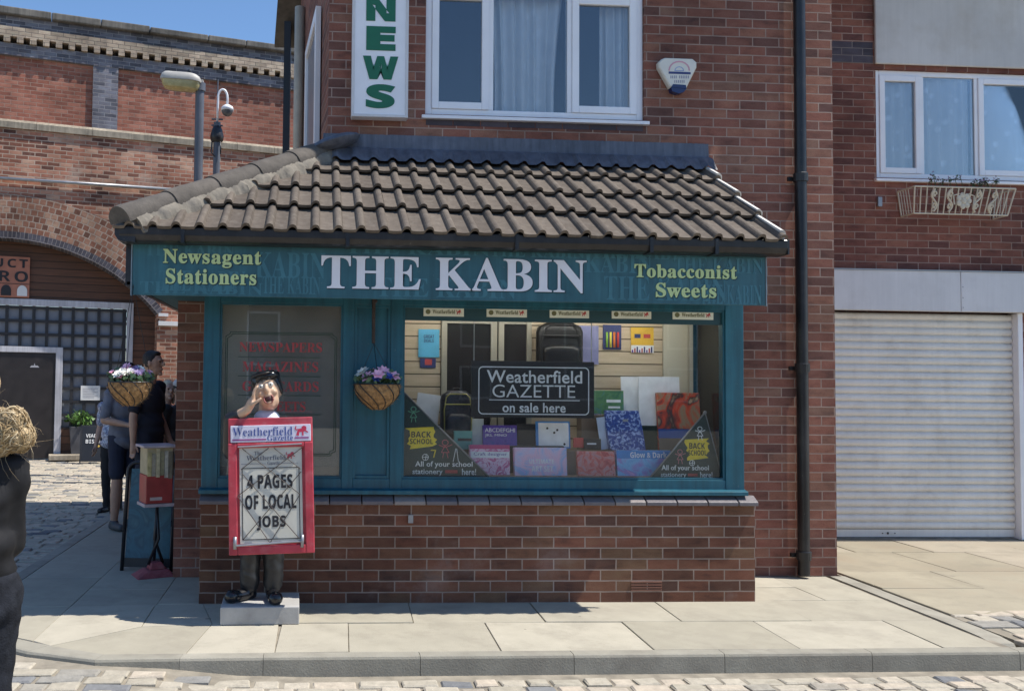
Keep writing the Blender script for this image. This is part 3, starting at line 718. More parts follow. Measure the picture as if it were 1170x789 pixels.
# upstairs window: outer frame, three casements, sill
def upvc_window(parent, x0, x1, z0, z1, Y, cells, nm='upstairs_window', depth=.06):
    b = MB(); w = .055
    b.box(x0, x0+w, Y, Y+depth, z0, z1); b.box(x1-w, x1, Y, Y+depth, z0, z1); b.box(x0+w, x1-w, Y, Y+depth, z0, z0+w); b.box(x0+w, x1-w, Y, Y+depth, z1-w, z1)
    for c in cells[:-1]: b.box(c[1]-.02, c[1]+.02, Y+.002, Y+depth, z0+w, z1-w)
    fr = b.build(nm, M['upvc'], parent, bevel=.006)
    for k, (a, c, sash) in enumerate(cells):
        a2 = a+.02 if k else x0+w; c2 = c-.02 if k < len(cells)-1 else x1-w; zz0, zz1 = z0+w, z1-w
        if sash:
            s = MB(); t = .058
            s.box(a2, a2+t, Y-.012, Y+.03, zz0, zz1); s.box(c2-t, c2, Y-.012, Y+.03, zz0, zz1); s.box(a2+t, c2-t, Y-.012, Y+.03, zz0, zz0+t); s.box(a2+t, c2-t, Y-.012, Y+.03, zz1-t, zz1)
            s.build('sash', M['upvc'], fr, bevel=.005); a2 += t; c2 -= t; zz0 += t; zz1 -= t
        g = MB().box(a2, c2, Y+.012, Y+.020, zz0, zz1).build('pane', M['dglass'], fr)
    b = MB(); b.prism([(Y-.075, z0-.045), (Y-.075, z0-.018), (Y+.03, z0-.002), (Y+.03, z0-.045)], 'x', x0-.03, x1+.03)
    b.build('window_sill', M['upvc'], fr, bevel=.003); return fr
xa, xb2 = on_y(562, 70, YB).x, on_y(652, 70, YB).x
upvc_window(shop, WX0, WX1, WZ0, WZ1, YB+.03, [(WX0, xa, True), (xa, xb2, False), (xb2, WX1, True)])
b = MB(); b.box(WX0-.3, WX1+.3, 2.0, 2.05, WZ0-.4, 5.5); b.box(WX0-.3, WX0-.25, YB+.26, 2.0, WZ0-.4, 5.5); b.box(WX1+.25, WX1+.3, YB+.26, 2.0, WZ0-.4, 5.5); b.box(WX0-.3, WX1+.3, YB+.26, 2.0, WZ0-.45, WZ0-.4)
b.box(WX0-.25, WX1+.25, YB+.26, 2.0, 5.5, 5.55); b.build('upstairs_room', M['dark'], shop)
def curtain(name, label, x0, x1, z0, z1, Y, folds, amp=.02, gather=None, group=None, mt='curtain'):
    b = MB(); n = int(folds*10); m = 10; rc = random.Random(int(x0*100)); ph = [rc.uniform(.8, 1.25) for _ in range(n+1)]; acc = 0; g = []
    for i in range(n+1): acc += ph[i]*2*math.pi/10; g.append(acc)
    rows = []
    for j in range(m+1):
        t = j/m; z = z1+(z0-z1)*t; row = []
        for i in range(n+1):
            u = i/n; x = x0+(x1-x0)*u
            if gather: x += (gather-x)*.35*math.sin(min(1, t*1.1)*math.pi*.5)*(1 if x > gather else .2)
            row.append((x+.01*math.sin(g[i]*.7), Y+amp*math.sin(g[i])*(.7+.5*t)+.01*math.sin(u*5), z))
        rows.append(row)
    b.loft(rows, closed=False, caps=False); o = b.build(name, M[mt], None, smooth=True); return tag(o, label, 'curtain', group)
curtain('net_curtain', 'white net curtain hanging in folds in the middle pane over the tiled roof', xa+.03, xb2-.03, WZ0+.05, WZ1, YB+.16, 6, .04, gather=(xa+xb2)/2+.1)
curtain('net_curtain', 'narrow white net curtain drawn to the right pane of the window over the tiled roof', on_y(683, 70, YB+.2).x, WX1-.07, WZ0+.05, WZ1, YB+.15, 4, .04)

# ------------------------------------------------------------------ inside of the bay
YP = .78
def part_box(name, mat, px0, py0, px1, py1, Y, th=.02, parent=shop, bevel=0):
    x0, x1, z0, z1 = rect_y(px0, py0, px1, py1, Y); return MB().box(x0, x1, Y, Y+th, z0, z1).build(name, mat, parent, bevel=bevel)
zi0 = zb+.01
MB().box(xl+.06, xr-.06, .10, YB-.004, ZF-.03, zi0).build('display_shelf', M['shelf'], shop)
x_ = lambda px: on_y(px, 440, YP).x
part_box_z = lambda name, mat, a, c, Y=YP, z0=None, z1=None, th=.02: MB().box(a, c, Y, Y+th, zi0 if z0 is None else z0, zs-.003 if z1 is None else z1).build(name, mat, shop)
part_box_z('haze_back_panel', plain('grey_haze_panel', (.20, .195, .18), .7, .4, 1.3, .02), x_(283), x_(404))  # panel greyed to imitate the interior's haze and reflection in the pane
part_box_z('cream_panel', M['cream'], x_(236), x_(282.5))  # pale strip imitates reflected haze behind the left pane
part_box_z('slat_panel', M['slat'], x_(404.5), x_(503))
part_box_z('slat_panel', M['slat'], x_(607), x_(757))
part_box_z('cream_panel', M['cream'], x_(757.5), x_(788), Y=YP-.012)
part_box_z('dark_glazing', plain('dark_inner_glass', (.03, .03, .032), .12, .2, 2, 0), x_(503.5), x_(606.5))
b = MB(); zt_ = on_y(540, 367, YP).z
for a, c in ((503.5, 510), (560, 567), (568.5, 575), (601, 606.5)): b.box(x_(a), x_(c), YP-.03, YP-.003, zi0, zt_)
b.box(x_(510), x_(560), YP-.028, YP-.003, zt_-.02, zt_); b.box(x_(575), x_(601), YP-.028, YP-.003, zt_-.02, zt_)
b.build('inner_window_frame', M['putty'], shop, bevel=.003)
b = MB(); b.box(x_(788.5), x_(830), YP-.01, YP+.01, zi0, zs-.003); b.build('grey_panel', plain('blue_grey_panel', (.12, .14, .16), .35, .3, 3, .02), shop)
b = MB(); b.box(x_(785), x_(789), YP-.05, YP-.013, zi0, zs-.003); b.build('cream_post', M['putty'], shop)
MB().box(xl+.06, xr-.06, YF+.115, YB-.004, zs-.012, zs-.004).build('white_ceiling', M['cream'], shop)
lmp = thing('added_strip_light', 'lit warm white strip light under the ceiling of the shop window', 'lamp', ((xs[4]+xr)/2, .36, zs-.03)); em = NT('lit_tube'); em.b.inputs['Emission Color'].default_value = (1, .96, .88, 1); em.b.inputs['Emission Strength'].default_value = 11; em.b.inputs['Base Color'].default_value = (.8, .8, .8, 1)  # strip light added to brighten the bay, guessed from a warm reflection
MB().box(xs[4]+.1, xr-.25, .33, .39, zs-.026, zs-.013).build('housing', M['upvc'], lmp)
MB().tube([(xs[4]+.13, .36, zs-.042), (xr-.28, .36, zs-.042)], .014, 10).build('tube', em.mat, lmp)
# sloping stands for the stock
def riser(px0, px1, y0, y1, pyt, mat=None, cat='stand', label=''):
    x0, x1 = on_y(px0, 500, y0).x, on_y(px1, 500, y0).x; zt = on_y((px0+px1)/2, pyt, y0).z
    o = MB().box(x0, x1, y0, y1, zi0, zt).build('display_stand', mat or M['shelf'], None, bevel=.004); return tag(o, label, cat)
riser(648, 706, .30, .46, 515, label='brown wooden display stand behind the red box in the shop window')
riser(520, 645, .36, .52, 509, M['chalkblack'], label='low black display stand behind the pink and pale blue boxes')
riser(712, 782, .56, .66, 486, plain('dark_green_cloth', (.02, .045, .035), .9, .2, 12, .2), label='dark green covered stand under the orange patterned folder')
riser(664, 711, .48, .60, 474, label='tall brown stand behind the blue speckled bag')

def card(name, label, cat, px, Y, mat, th=.012, lean=.12, group=None, rot=0, bevel=.002, part='cover'):
    x0, x1, z0, z1 = rect_y(*px, Y); w, h = x1-x0, (z1-z0)
    t = thing(name, label, cat, ((x0+x1)/2, Y, z0), 0, group)
    V = Vector((rot, lean, 1)).normalized(); U = Vector((1, 0, -rot)).normalized(); N = U.cross(V)
    if N.y > 0: N = -N
    O = Vector(((x0+x1)/2, Y, z0)); b = MB(); b.obox(O, U, V, N, w, h, th); b.build(part, mat, t, bevel=bevel)
    return t, (O-U*w/2, U, V, N), w, h
def strip(fr, u0, u1, v0, v1, mat, parent, name='printed_band', ext=.0012):
    O, U, V, N = map(Vector, fr); P = lambda u, v, e: O+U*u+V*v+N*e
    b = MB(); b.hull([P(u0, v0, .0002), P(u1, v0, .0002), P(u1, v1, .0002), P(u0, v1, .0002)], [P(u0, v0, ext), P(u1, v0, ext), P(u1, v1, ext), P(u0, v1, ext)])
    return b.build(name, mat, parent)
def poly_on(fr, pts, mat, parent, name='print', ext=.0015):
    O, U, V, N = map(Vector, fr); b = MB()
    b.hull([O+U*u+V*v+N*.0003 for u, v in pts], [O+U*u+V*v+N*ext for u, v in pts]); return b.build(name, mat, parent)
def lines_on(fr, segs, w, mat, parent, name='drawing', ext=.0015):
    O, U, V, N = map(Vector, fr); b = MB(); k = 0
    for s in segs:
        for (a, c) in zip(s[:-1], s[1:]):
            d = Vector((c[0]-a[0], c[1]-a[1])); 
            if d.length < 1e-6: continue
            d.normalize(); n = Vector((-d.y, d.x))*w/2; a2 = Vector(a)-d*w*.3; c2 = Vector(c)+d*w*.3; e = ext+.00004*(k % 9); k += 1
            q = [a2+n, a2-n, c2-n, c2+n]; b.hull([O+U*p.x+V*p.y+N*.0003 for p in q], [O+U*p.x+V*p.y+N*e for p in q])
    return b.build(name, mat, parent)
C = lambda name, col, r=.5: plain(name, tuple(min(.92, c*1.25) for c in hx(col)[:3]), r, .1, 12, 0)
pr_blue, pr_purple, pr_pink, pr_red, pr_navy, pr_mag = C('print_blue', '3f7ec0'), C('print_purple', '54338f'), C('print_pink', 'd9739f'), C('print_red', 'b24542'), C('print_navy', '2b3768'), C('print_magenta', 'b03a72')
pr_white = C('print_white', 'd8dade')
# --- front row
t, f, w, h = card('craft_box', 'pink and white craft box with a magenta top band', 'box', (537, 508, 583, 547), .22, blotch('pink_cover', [hx('c85f94')[:3], hx('e9c4d8')[:3], hx('b4487f')[:3], hx('dc9cc0')[:3]], 16), .05, .10)
strip(f, 0, w, h*.88, h, pr_mag, t); strip(f, .01, w-.004, h*.62, h*.80, pr_white, t)
text('Craft designer', (.03, w-.02, h*.66, h*.78), f, pr_purple, t, ext=.002, res=2)
t, f, w, h = card('art_set_box', 'pale blue and pink marbled art set box in the front row', 'box', (588.5, 511, 648.5, 548), .20, blotch('marbled_cover', [hx('6fa6dc')[:3], hx('c9bfe2')[:3], hx('e3b7d0')[:3], hx('8fb3e4')[:3], hx('cfa9d8')[:3]], 5), .05, .12)
text('ULTIMATE', (w*.28, w*.75, h*.50, h*.64), f, pr_white, t, 's', res=2); text('ART SET', (w*.32, w*.73, h*.26, h*.43), f, pr_white, t, 's', res=2)
t, f, w, h = card('red_box', 'dull red patterned stationery box leaning low in the front row', 'box', (661, 515, 704, 547), .20, blotch('red_cover', [hx('a03c3c')[:3], hx('c0605a')[:3], hx('b8898a')[:3], hx('9c3434')[:3]], 14), .05, .2)
t, f, w, h = card('plain_board', 'brown board filling the gap beside the red box', 'board', (648.8, 516, 661, 547), .24, M['shelf'], .03, .15)
t, f, w, h = card('glow_box', 'bright blue activity box with a white title partly in sunlight', 'box', (706, 514, 768, 548), .20, blotch('glow_cover', [hx('4f86c8')[:3], hx('7fb4ea')[:3], hx('8e7fc4')[:3], hx('d6a5c8')[:3]], 7), .05, .16)
strip(f, 0, w, h*.72, h*.985, pr_blue, t); text('Glow & Dark', (w*.25, w*.93, h*.74, h*.94), f, pr_white, t, 's', res=2)
# --- second row
t, f, w, h = card('alphabet_book', 'purple alphabet book with pale capitals along its top', 'book', (552, 485.5, 591, 509), .40, blotch('alphabet_cover', [hx('3c2a80')[:3], hx('5a3f9e')[:3], hx('2f3f94')[:3]], 12), .03, .10)
text('ABCDEFGHI', (w*.06, w*.94, h*.66, h*.86), f, pr_white, t, res=2); text('JKL MNO', (w*.06, w*.70, h*.42, h*.58), f, pr_white, t, res=2)
t, f, w, h = card('dark_box', 'plain black box standing between the alphabet book and the magnet board', 'box', (591.5, 484, 612.5, 512), .44, M['ink'], .04, .06)
t, f, w, h = card('drawing_pad', 'pale grey drawing pad standing beside the teal pouch', 'pad', (524, 478, 553, 508), .43, C('pad_grey', 'a9b2b8'), .02, .08)
t, f, w, h = card('pencil_pouch', 'small teal pencil pouch in front of the pale grey pad', 'pouch', (519, 492, 540, 513), .33, C('pouch_teal', '4b8d88'), .03, .1)
strip(f, w*.2, w*.95, h*.45, h*.6, M['ink'], t, 'zip')
t, f, w, h = card('magnet_board', 'small whiteboard with a blue frame and three black magnets', 'whiteboard', (613, 481, 652, 512), .40, pr_blue, .02, .12, part='frame')
strip(f, .018, w-.012, .012, h-.012, pr_white, t, 'board', .002)
for u, v in ((.33, .74), (.62, .68), (.53, .58), (.82, .16)):
    O = Vector(f[0])+f[1]*(w*u)+f[2]*(h*v); b = MB(); b.ell(O+f[3]*.003, (.009, .005, .009), 10, 6); b.build('magnet', M['ink'], t)
t, f, w, h = card('small_carton', 'small red carton at the foot of the speckled card', 'box', (656, 500, 667, 511), .38, pr_red, .03, .05)
t, f, w, h = card('small_carton', 'small black carton with a pale line beside the red carton', 'box', (668, 501, 687, 513), .36, M['ink'], .03, .05); strip(f, w*.15, w*.7, h*.45, h*.6, pr_white, t)
t, f, w, h = card('speckled_card', 'cream card speckled with blue leaning beside the hanging black sign', 'card', (669, 472, 689, 502), .50, blotch('speckled_cover', [hx('a39a86')[:3], hx('b5ab95')[:3], hx('4b5b86')[:3], hx('948b78')[:3]], 26), .01, .1)
t, f, w, h = card('green_book', 'green book standing behind the blue speckled bag', 'book', (677, 446, 713, 473), .56, blotch('green_cover', [hx('2f5f4a')[:3], hx('4d7a4b')[:3], hx('3d6f78')[:3]], 9), .03, .06)
strip(f, w*.45, w*.9, h*.5, h*.62, pr_white, t); strip(f, w*.5, w*.88, h*.25, h*.34, pr_white, t)
t, f, w, h = card('pale_folder', 'slim pale blue folder leaning against the blue speckled bag', 'folder', (687, 476, 698, 513), .38, C('folder_pale', 'a9b8cf'), .012, .12, rot=-.12)
# blue speckled bag
x0, x1, z0, z1 = rect_y(697, 469, 737, 514, .34); t = thing('gift_bag', 'dark blue bag speckled with white leaning on the stand', 'bag', ((x0+x1)/2, .34, z0))
b = MB(); w = x1-x0; xm = (x0+x1)/2; rg = []
for k in range(7):
    u = k/6; z = z0+(z1-z0)*u; hw = w/2*(1-.02*u+.05*math.sin(u*3)); d = .05*(1-.55*u); sh = -.02*u; y = .34+.08*u
    rg.append([(xm+sh-hw, y-d*.4, z), (xm+sh, y-d*.75, z-.004), (xm+sh+hw, y-d*.4, z), (xm+sh+hw, y+d, z), (xm+sh-hw, y+d, z)])
b.loft(rg); b.build('bag_body', blotch('speckled_blue', [hx('16265c')[:3], hx('24418c')[:3], hx('1c3172')[:3], hx('8fa3d0')[:3], hx('1b2b66')[:3]], 42, dist=.6), t, bevel=.008)
O = Vector((xm-.012, .34-.003, z0+(z1-z0)*.72)); b = MB(); b.box(O.x-.02, O.x+.02, O.y-.005+.02, O.y+.012, O.z, O.z+.018); b.build('badge', M['steel'], t)
# tall white boards and the orange folder
t, f, w, h = card('whiteboard', 'narrow blank whiteboard at the left behind the wide one', 'whiteboard', (711, 430, 742, 492), .62, pr_white, .012, .07)
t, f, w, h = card('whiteboard', 'wide blank whiteboard with sun on it behind the orange folder', 'whiteboard', (731, 430, 778, 494), .57, pr_white, .012, .07)
t, f, w, h = card('patterned_folder', 'orange and red swirled folder with a deep blue lower band', 'folder', (754, 448, 803, 530), .48, blotch('swirl_cover', [hx('2a2024')[:3], hx('b5502c')[:3], hx('8c7a5e')[:3], hx('c2401f')[:3], hx('3a2a28')[:3], hx('a98a66')[:3]], 2.6, dist=3.2), .03, .12)
strip(f, 0, w, h*.36, h*.49, C('deep_blue', '1f4488'), t); strip(f, 0, w, 0, h*.359, M['shelf'], t)
# goods hung on the back wall
t, f, w, h = card('notice_sheet', 'sky blue printed sheet hanging on the slatted wall', 'notice', (478, 376, 502, 408), .765, C('sky_sheet', '57a9cf'), .003, 0)
text('GREAT', (w*.25, w*.75, h*.68, h*.80), f, pr_navy, t, 's', res=2); text('DEALS', (w*.27, w*.73, h*.53, h*.65), f, pr_navy, t, 's', res=2)
t, f, w, h = card('pen_pack', 'small dark pack with a red label below the sky blue sheet', 'pack', (480, 409, 498, 420), .768, pr_navy, .012, 0); strip(f, w*.3, w*.75, h*.3, h*.9, pr_red, t)
t, f, w, h = card('marker_pack', 'pack of green, yellow and red highlighter pens on the slatted wall', 'pack', (689, 371, 710, 399), .765, pr_navy, .008, 0)
for k, m in enumerate((C('hi_green', '86b34a'), C('hi_yellow', 'd8cf5a'), C('hi_orange', 'd97a3a'), C('hi_red', 'c8443c'))):
    O = Vector(f[0])+f[1]*(w*(.2+.2*k)); b = MB(); b.tube([O+Vector((0, -.006, h*.08)), O+Vector((0, -.006, h*.70))], .009, 8); b.build('highlighter', m, t, smooth=True)
t, f, w, h = card('pencil_pack', 'yellow pack of coloured pencils hanging on the slatted wall', 'pack', (721, 374, 747, 403), .765, C('pack_yellow', 'd3a93a'), .008, 0)
strip(f, w*.15, w*.42, h*.58, h*.74, pr_navy, t); strip(f, w*.55, w*.85, h*.58, h*.74, pr_red, t); strip(f, .001, w-.001, .001, h*.30, pr_white, t)
for k in range(9): strip(f, w*(.03+.105*k), w*(.03+.105*k)+w*.06, .002, h*(.12+.12*((k*7) % 3)/2), (pr_purple, pr_red, pr_navy)[k % 3], t, 'pencil', .003)
t, f, w, h = card('plastic_wallet', 'pale violet plastic wallet hanging beside the big black backpack', 'wallet', (660, 372, 684, 416), .76, C('violet_wallet', '7d7fa8'), .006, 0)
t, f, w, h = card('leaning_card', 'pale grey card leaning behind the left triangular chalkboard', 'card', (471, 449, 498, 500), .56, C('card_grey', 'b6bac0'), .012, .15, rot=.14)
# backpacks
def backpack(label, px, Y, mat, trim, d=.16):
    x0, x1, z0, z1 = rect_y(*px, Y); w, h = x1-x0, z1-z0; xm = (x0+x1)/2; t = thing('backpack', label, 'backpack', (xm, Y, z0))
    b = MB(); rg = []
    for k in range(11):
        u = k/10; q = math.sin(min(1, u*6+.45)*math.pi/2)*math.sin(min(1, (1-u)*4.2+.35)*math.pi/2); hw, hd = w/2*q, d/2*(.65+.35*q)*(1-.25*u)
        rg.append([(xm+hw*math.copysign(abs(math.cos(a))**.5, math.cos(a)), Y+hd*math.copysign(abs(math.sin(a))**.6, math.sin(a)), z0+h*u) for a in [2*math.pi*i/24 for i in range(24)]])
    b.loft(rg); b.build('bag_body', mat, t, smooth=True)
    b = MB(); rg = []
    for k in range(7):
        u = k/6; q = math.sin(min(1, u*5+.5)*math.pi/2)*math.sin(min(1, (1-u)*5+.4)*math.pi/2); hw, hd = w*.40*q, .035*q+.005
        rg.append([(xm+hw*math.copysign(abs(math.cos(a))**.5, math.cos(a)), Y-d*.42+hd*math.sin(a), z0+h*(.05+.48*u)) for a in [2*math.pi*i/20 for i in range(20)]])
    b.loft(rg); b.build('front_pocket', mat, t, smooth=True)
    arch = [(xm-w*.40, Y-d*.44, z0+h*.06), (xm-w*.42, Y-d*.46, z0+h*.6), (xm-w*.36, Y-d*.44, z0+h*.86), (xm-w*.25, Y-d*.40, z0+h*.93), (xm+w*.25, Y-d*.40, z0+h*.93), (xm+w*.36, Y-d*.44, z0+h*.86), (xm+w*.42, Y-d*.46, z0+h*.6), (xm+w*.40, Y-d*.44, z0+h*.06)]
    b = MB(); b.tube(arch, .005, 6); b.tube([(xm-w*.41, Y-d*.5, z0+h*.72), (xm+w*.41, Y-d*.5, z0+h*.72)], .005, 6); b.build('piping', trim, t)
    b = MB(); b.tube([(xm-.03, Y, z0+h*.97), (xm-.025, Y, z0+h*1.05), (xm+.025, Y, z0+h*1.05), (xm+.03, Y, z0+h*.97)], .006, 6); b.build('handle', M['black'], t)
    return t
backpack('dark patterned backpack with olive piping standing left of the hanging black sign', (503, 446, 540, 501), .50, blotch('dark_pattern', [hx('0d0f14')[:3], hx('17222e')[:3], hx('31303a')[:3], hx('121a1c')[:3]], 22), C('olive_piping', '8f8a4c'))
backpack('big black mottled backpack hanging high behind the black sign', (613, 368, 665, 424), .62, blotch('black_mottle', [hx('08080a')[:3], hx('1a1a1d')[:3], hx('0c0c10')[:3], hx('2a2a2c')[:3]], 30), M['black'])
# hanging sign
t, f, w, h = card('hanging_sign', 'black hanging board with white lettering in the middle of the shop window', 'sign', (538.5, 412.5, 679, 477), .15, M['chalkblack'], .012, 0, part='board')
u = lambda px: (px-538.5)/140.5*w
v = lambda py: (477-py)/64.5*h
def roundrect(u0, u1, v0, v1, r, n=6):
    P = []
    for cx, cy, a0 in ((u1-r, v1-r, 0), (u0+r, v1-r, 90), (u0+r, v0+r, 180), (u1-r, v0+r, 270)):
        P += [(cx+r*math.cos(R(a0+90*k/n)), cy+r*math.sin(R(a0+90*k/n))) for k in range(n+1)]
    return P+[P[0]]
lines_on(f, [roundrect(u(547), u(672.5), v(473), v(419.5), .03)], .0075, M['chalkwhite'], t, 'border_line')
lines_on(f, [[(u(559), v(457)), (u(662), v(457))]], .006, M['chalkwhite'], t, 'rule')
text('Weatherfield', (u(556), u(665), v(437.5), v(423)), f, M['chalkwhite'], t, off=.012, space=1.03)
text('GAZETTE', (u(562.5), u(657), v(454), v(439.5)), f, M['chalkwhite'], t, off=-.005)
text('on sale here', (u(574), u(646), v(471), v(460)), f, M['chalkwhite'], t, off=.018, space=1.05)
x0 = on_y(541.5, 440, .16).x
b = MB(); 
for xx in (x0, on_y(676, 440, .16).x): b.tube([(xx, .165, Z(477, .16)), (xx, .165, zs-.01)], .004, 6)
b.build('hanging_rod', plain('clear_rod', (.35, .36, .37), .15, .1), t)
# triangular chalkboards
def chalk_triangle(label, tri, Y, flip, right=False):
    P = [on_y(px, py, Y) for px, py in tri]; zb0 = min(p.z for p in P); x0 = min(p.x for p in P)
    t = thing('chalkboard', label, 'chalkboard', (x0, Y, zb0)); O = Vector((x0, Y, zb0)); U, V, N = Vector((1, 0, 0)), Vector((0, .05, 1)).normalized(), Vector((0, -1, .05)).normalized()
    pts = [(p.x-x0, p.z-zb0) for p in P]; b = MB(); b.hull([O+U*a+V*c-N*.012 for a, c in pts], [O+U*a+V*c for a, c in pts]); b.build('board', M['chalkgreen'], t)
    return t, (O, U, V, N), pts
def frame_bar(fr, a, c, mat, t, r=.006):
    O, U, V, N = fr; b = MB(); b.tube([O+U*a[0]+V*a[1]+N*.004, O+U*c[0]+V*c[1]+N*.004], r, 8); b.build('edge_trim', mat, t, smooth=True)
def scribble(fr, cx, cy, w, h, t):
    rs_ = random.Random(int(cx*1000)); n = 9; L_, R_ = [], []
    for k in range(n):
        y = cy-h/2+h*k/(n-1); L_.append((cx-w/2+rs_.uniform(0, w*.18)+(k-4)*w*-.012, y+rs_.uniform(-.3, .3)*h/n)); R_.append((cx+w/2-rs_.uniform(0, w*.16), y+h*.10+rs_.uniform(-.3, .3)*h/n))
    poly_on(fr, L_[::1]+R_[::-1], M['yellow'], t, 'yellow_patch')
    text('BACK', (cx-w*.32, cx+w*.30, cy+h*.06, cy+h*.36), fr, M['ink'], t, 's', ext=.003, res=2); text('SCHOOL', (cx-w*.36, cx+w*.36, cy-h*.26, cy+h*.0), fr, M['ink'], t, 's', ext=.003, res=2)
def kid(fr, x, y, s, mat, t):
    c = [(x+s*.22*math.cos(a), y+s*.8+s*.2*math.sin(a)) for a in [2*math.pi*k/10 for k in range(11)]]
    lines_on(fr, [c, [(x, y+s*.6), (x-s*.28, y+s*.1), (x+s*.28, y+s*.1), (x, y+s*.6)], [(x-s*.45, y+s*.62), (x, y+s*.46), (x+s*.5, y+s*.66)], [(x-s*.12, y+s*.1), (x-s*.18, y-s*.28)], [(x+s*.12, y+s*.1), (x+s*.2, y-s*.28)]], .005, mat, t)
def ball(fr, x, y, r, t):
    c = [(x+r*math.cos(a), y+r*math.sin(a)) for a in [2*math.pi*k/12 for k in range(13)]]; lines_on(fr, [c, [(x-r, y), (x+r, y)], [(x, y-r), (x+r*.3, y+r)]], .004, M['chalkwhite'], t)
t, f, pts = chalk_triangle('triangular chalkboard with a square left edge in the left corner of the main shop window', [(461, 547), (461, 447), (562, 547)], .125, False)
w = pts[2][0]; h = pts[1][1]; uu = lambda px: (px-461)/101*w; vv = lambda py: (547-py)/100*h
frame_bar(f, (0, h), (w, 0), M['steel'], t)
scribble(f, uu(482), vv(501), uu(499)-uu(463), vv(490)-vv(513), t)
text('All of your school', (uu(475), uu(540), vv(534.5), vv(526.5)), f, M['chalkwhite'], t, ext=.003, res=2, off=.01); text('stationery', (uu(472), uu(506), vv(543), vv(535.5)), f, M['chalkwhite'], t, ext=.003, res=2, off=.01); text('here!', (uu(528), uu(544), vv(542), vv(534.5)), f, M['chalkwhite'], t, ext=.003, res=2, off=.01)
strip(f, uu(509), uu(523), vv(540), vv(536.5), pr_red, t, 'red_stroke')
kid(f, uu(473), vv(478), .085, C('chalk_green', '5f9d7a'), t); kid(f, uu(509), vv(518), .10, C('chalk_red', 'b0575a'), t); ball(f, uu(486.5), vv(522), .022, t)
lines_on(f, [[(uu(493), vv(514)), (uu(498), vv(514)), (uu(496), vv(522))]], .008, M['yellow'], t); lines_on(f, [[(uu(521), vv(512)), (uu(518), vv(527))], [(uu(522), vv(512)), (uu(524), vv(527))]], .004, M['chalkwhite'], t)
t, f, pts = chalk_triangle('pyramid shaped chalkboard standing in the right corner of the main shop window', [(740, 548), (807, 471), (826, 548)], .125, False, True)
x0p = pts[0][0]; w = pts[2][0]-pts[0][0]; h = pts[1][1]-pts[0][1]; uu = lambda px: (px-740)/86*w; vv = lambda py: (548-py)/77*h
frame_bar(f, pts[0], pts[1], M['steel'], t); frame_bar(f, pts[1], pts[2], M['steel'], t, .004)
O = f[0]+f[1]*pts[1][0]+f[2]*pts[1][1]; b = MB(); b.ell(O+f[3]*.004, (.013, .013, .013)); b.build('finial', M['steel'], t, smooth=True)
scribble(f, uu(797.5), vv(514), uu(812)-uu(783), vv(503)-vv(526), t)
text('All of your school', (uu(756), uu(810), vv(538.5), vv(531)), f, M['chalkwhite'], t, ext=.003, res=2, off=.01); text('stationery', (uu(755), uu(784), vv(546), vv(539.5)), f, M['chalkwhite'], t, ext=.003, res=2, off=.01); text('here!', (uu(800), uu(814), vv(545), vv(538.5)), f, M['chalkwhite'], t, ext=.003, res=2, off=.01)
strip(f, uu(786), uu(797), vv(543.5), vv(540.5), pr_red, t, 'red_stroke')
kid(f, uu(801), vv(499), .075, M['chalkwhite'], t); kid(f, uu(777.5), vv(526), .08, C('chalk_rose', 'a86a70'), t); ball(f, uu(791), vv(528.5), .02, t)
# strips of stickers on the window head
STK = [(484, 530), (556, 602), (628, 673), (699, 744), (768.5, 815)]
desc = ['cream name sticker nearest the middle teal panel on the window head', 'cream name sticker second from the middle teal panel', 'cream name sticker at the middle of the row of five', 'cream name sticker second from the right end of the row', 'cream name sticker at the right end of the row of five']
lionp = [(0, 0), (.10, 0), (.14, .22), (.40, .26), (.42, 0), (.54, 0), (.52, .28), (.66, .42), (.80, .30), (.86, .40), (.76, .56), (.86, .70), (.80, .92), (.62, 1), (.46, .90), (.42, .70), (.16, .66), (.08, .50), (-.05, .74), (.02, .96), (-.06, 1), (-.14, .76), (-.02, .42), (.02, .30)]
def lion(fr, u0, u1, v0, v1, mat, parent, flip=False):
    O, U, V, N = map(Vector, fr); b = MB(); T = lambda p: (u0+((1-p[0]) if flip else p[0])*(u1-u0), v0+p[1]*(v1-v0))
    for q in ([(.14, .34), (.62, .36), (.70, .62), (.42, .72), (.14, .66)], [(.44, .62), (.66, .42), (.84, .62), (.82, .90), (.62, 1), (.46, .88)], [(.12, .0), (.24, .0), (.26, .4), (.12, .45)], [(.0, .02), (.10, .02), (.22, .42), (.12, .5)], [(.48, 0), (.60, 0), (.60, .4), (.46, .4)], [(.62, .48), (.92, .28), (.98, .36), (.70, .60)], [(.14, .62), (.04, .50), (-.10, .70), (-.02, .98), (.05, .94), (.0, .72), (.06, .62), (.14, .70)]):
        e = .0012+.0001*len(b.f)/6; qq = [T(p) for p in q]; b.hull([O+U*a+V*c+N*.0003 for a, c in qq], [O+U*a+V*c+N*e for a, c in qq])
    return b.build('lion_emblem', mat, parent)
cream_stk = plain('sticker_cream', (.86, .85, .70), .6, .05, 9, 0); pr_olive = C('print_olive', '6c6a48')
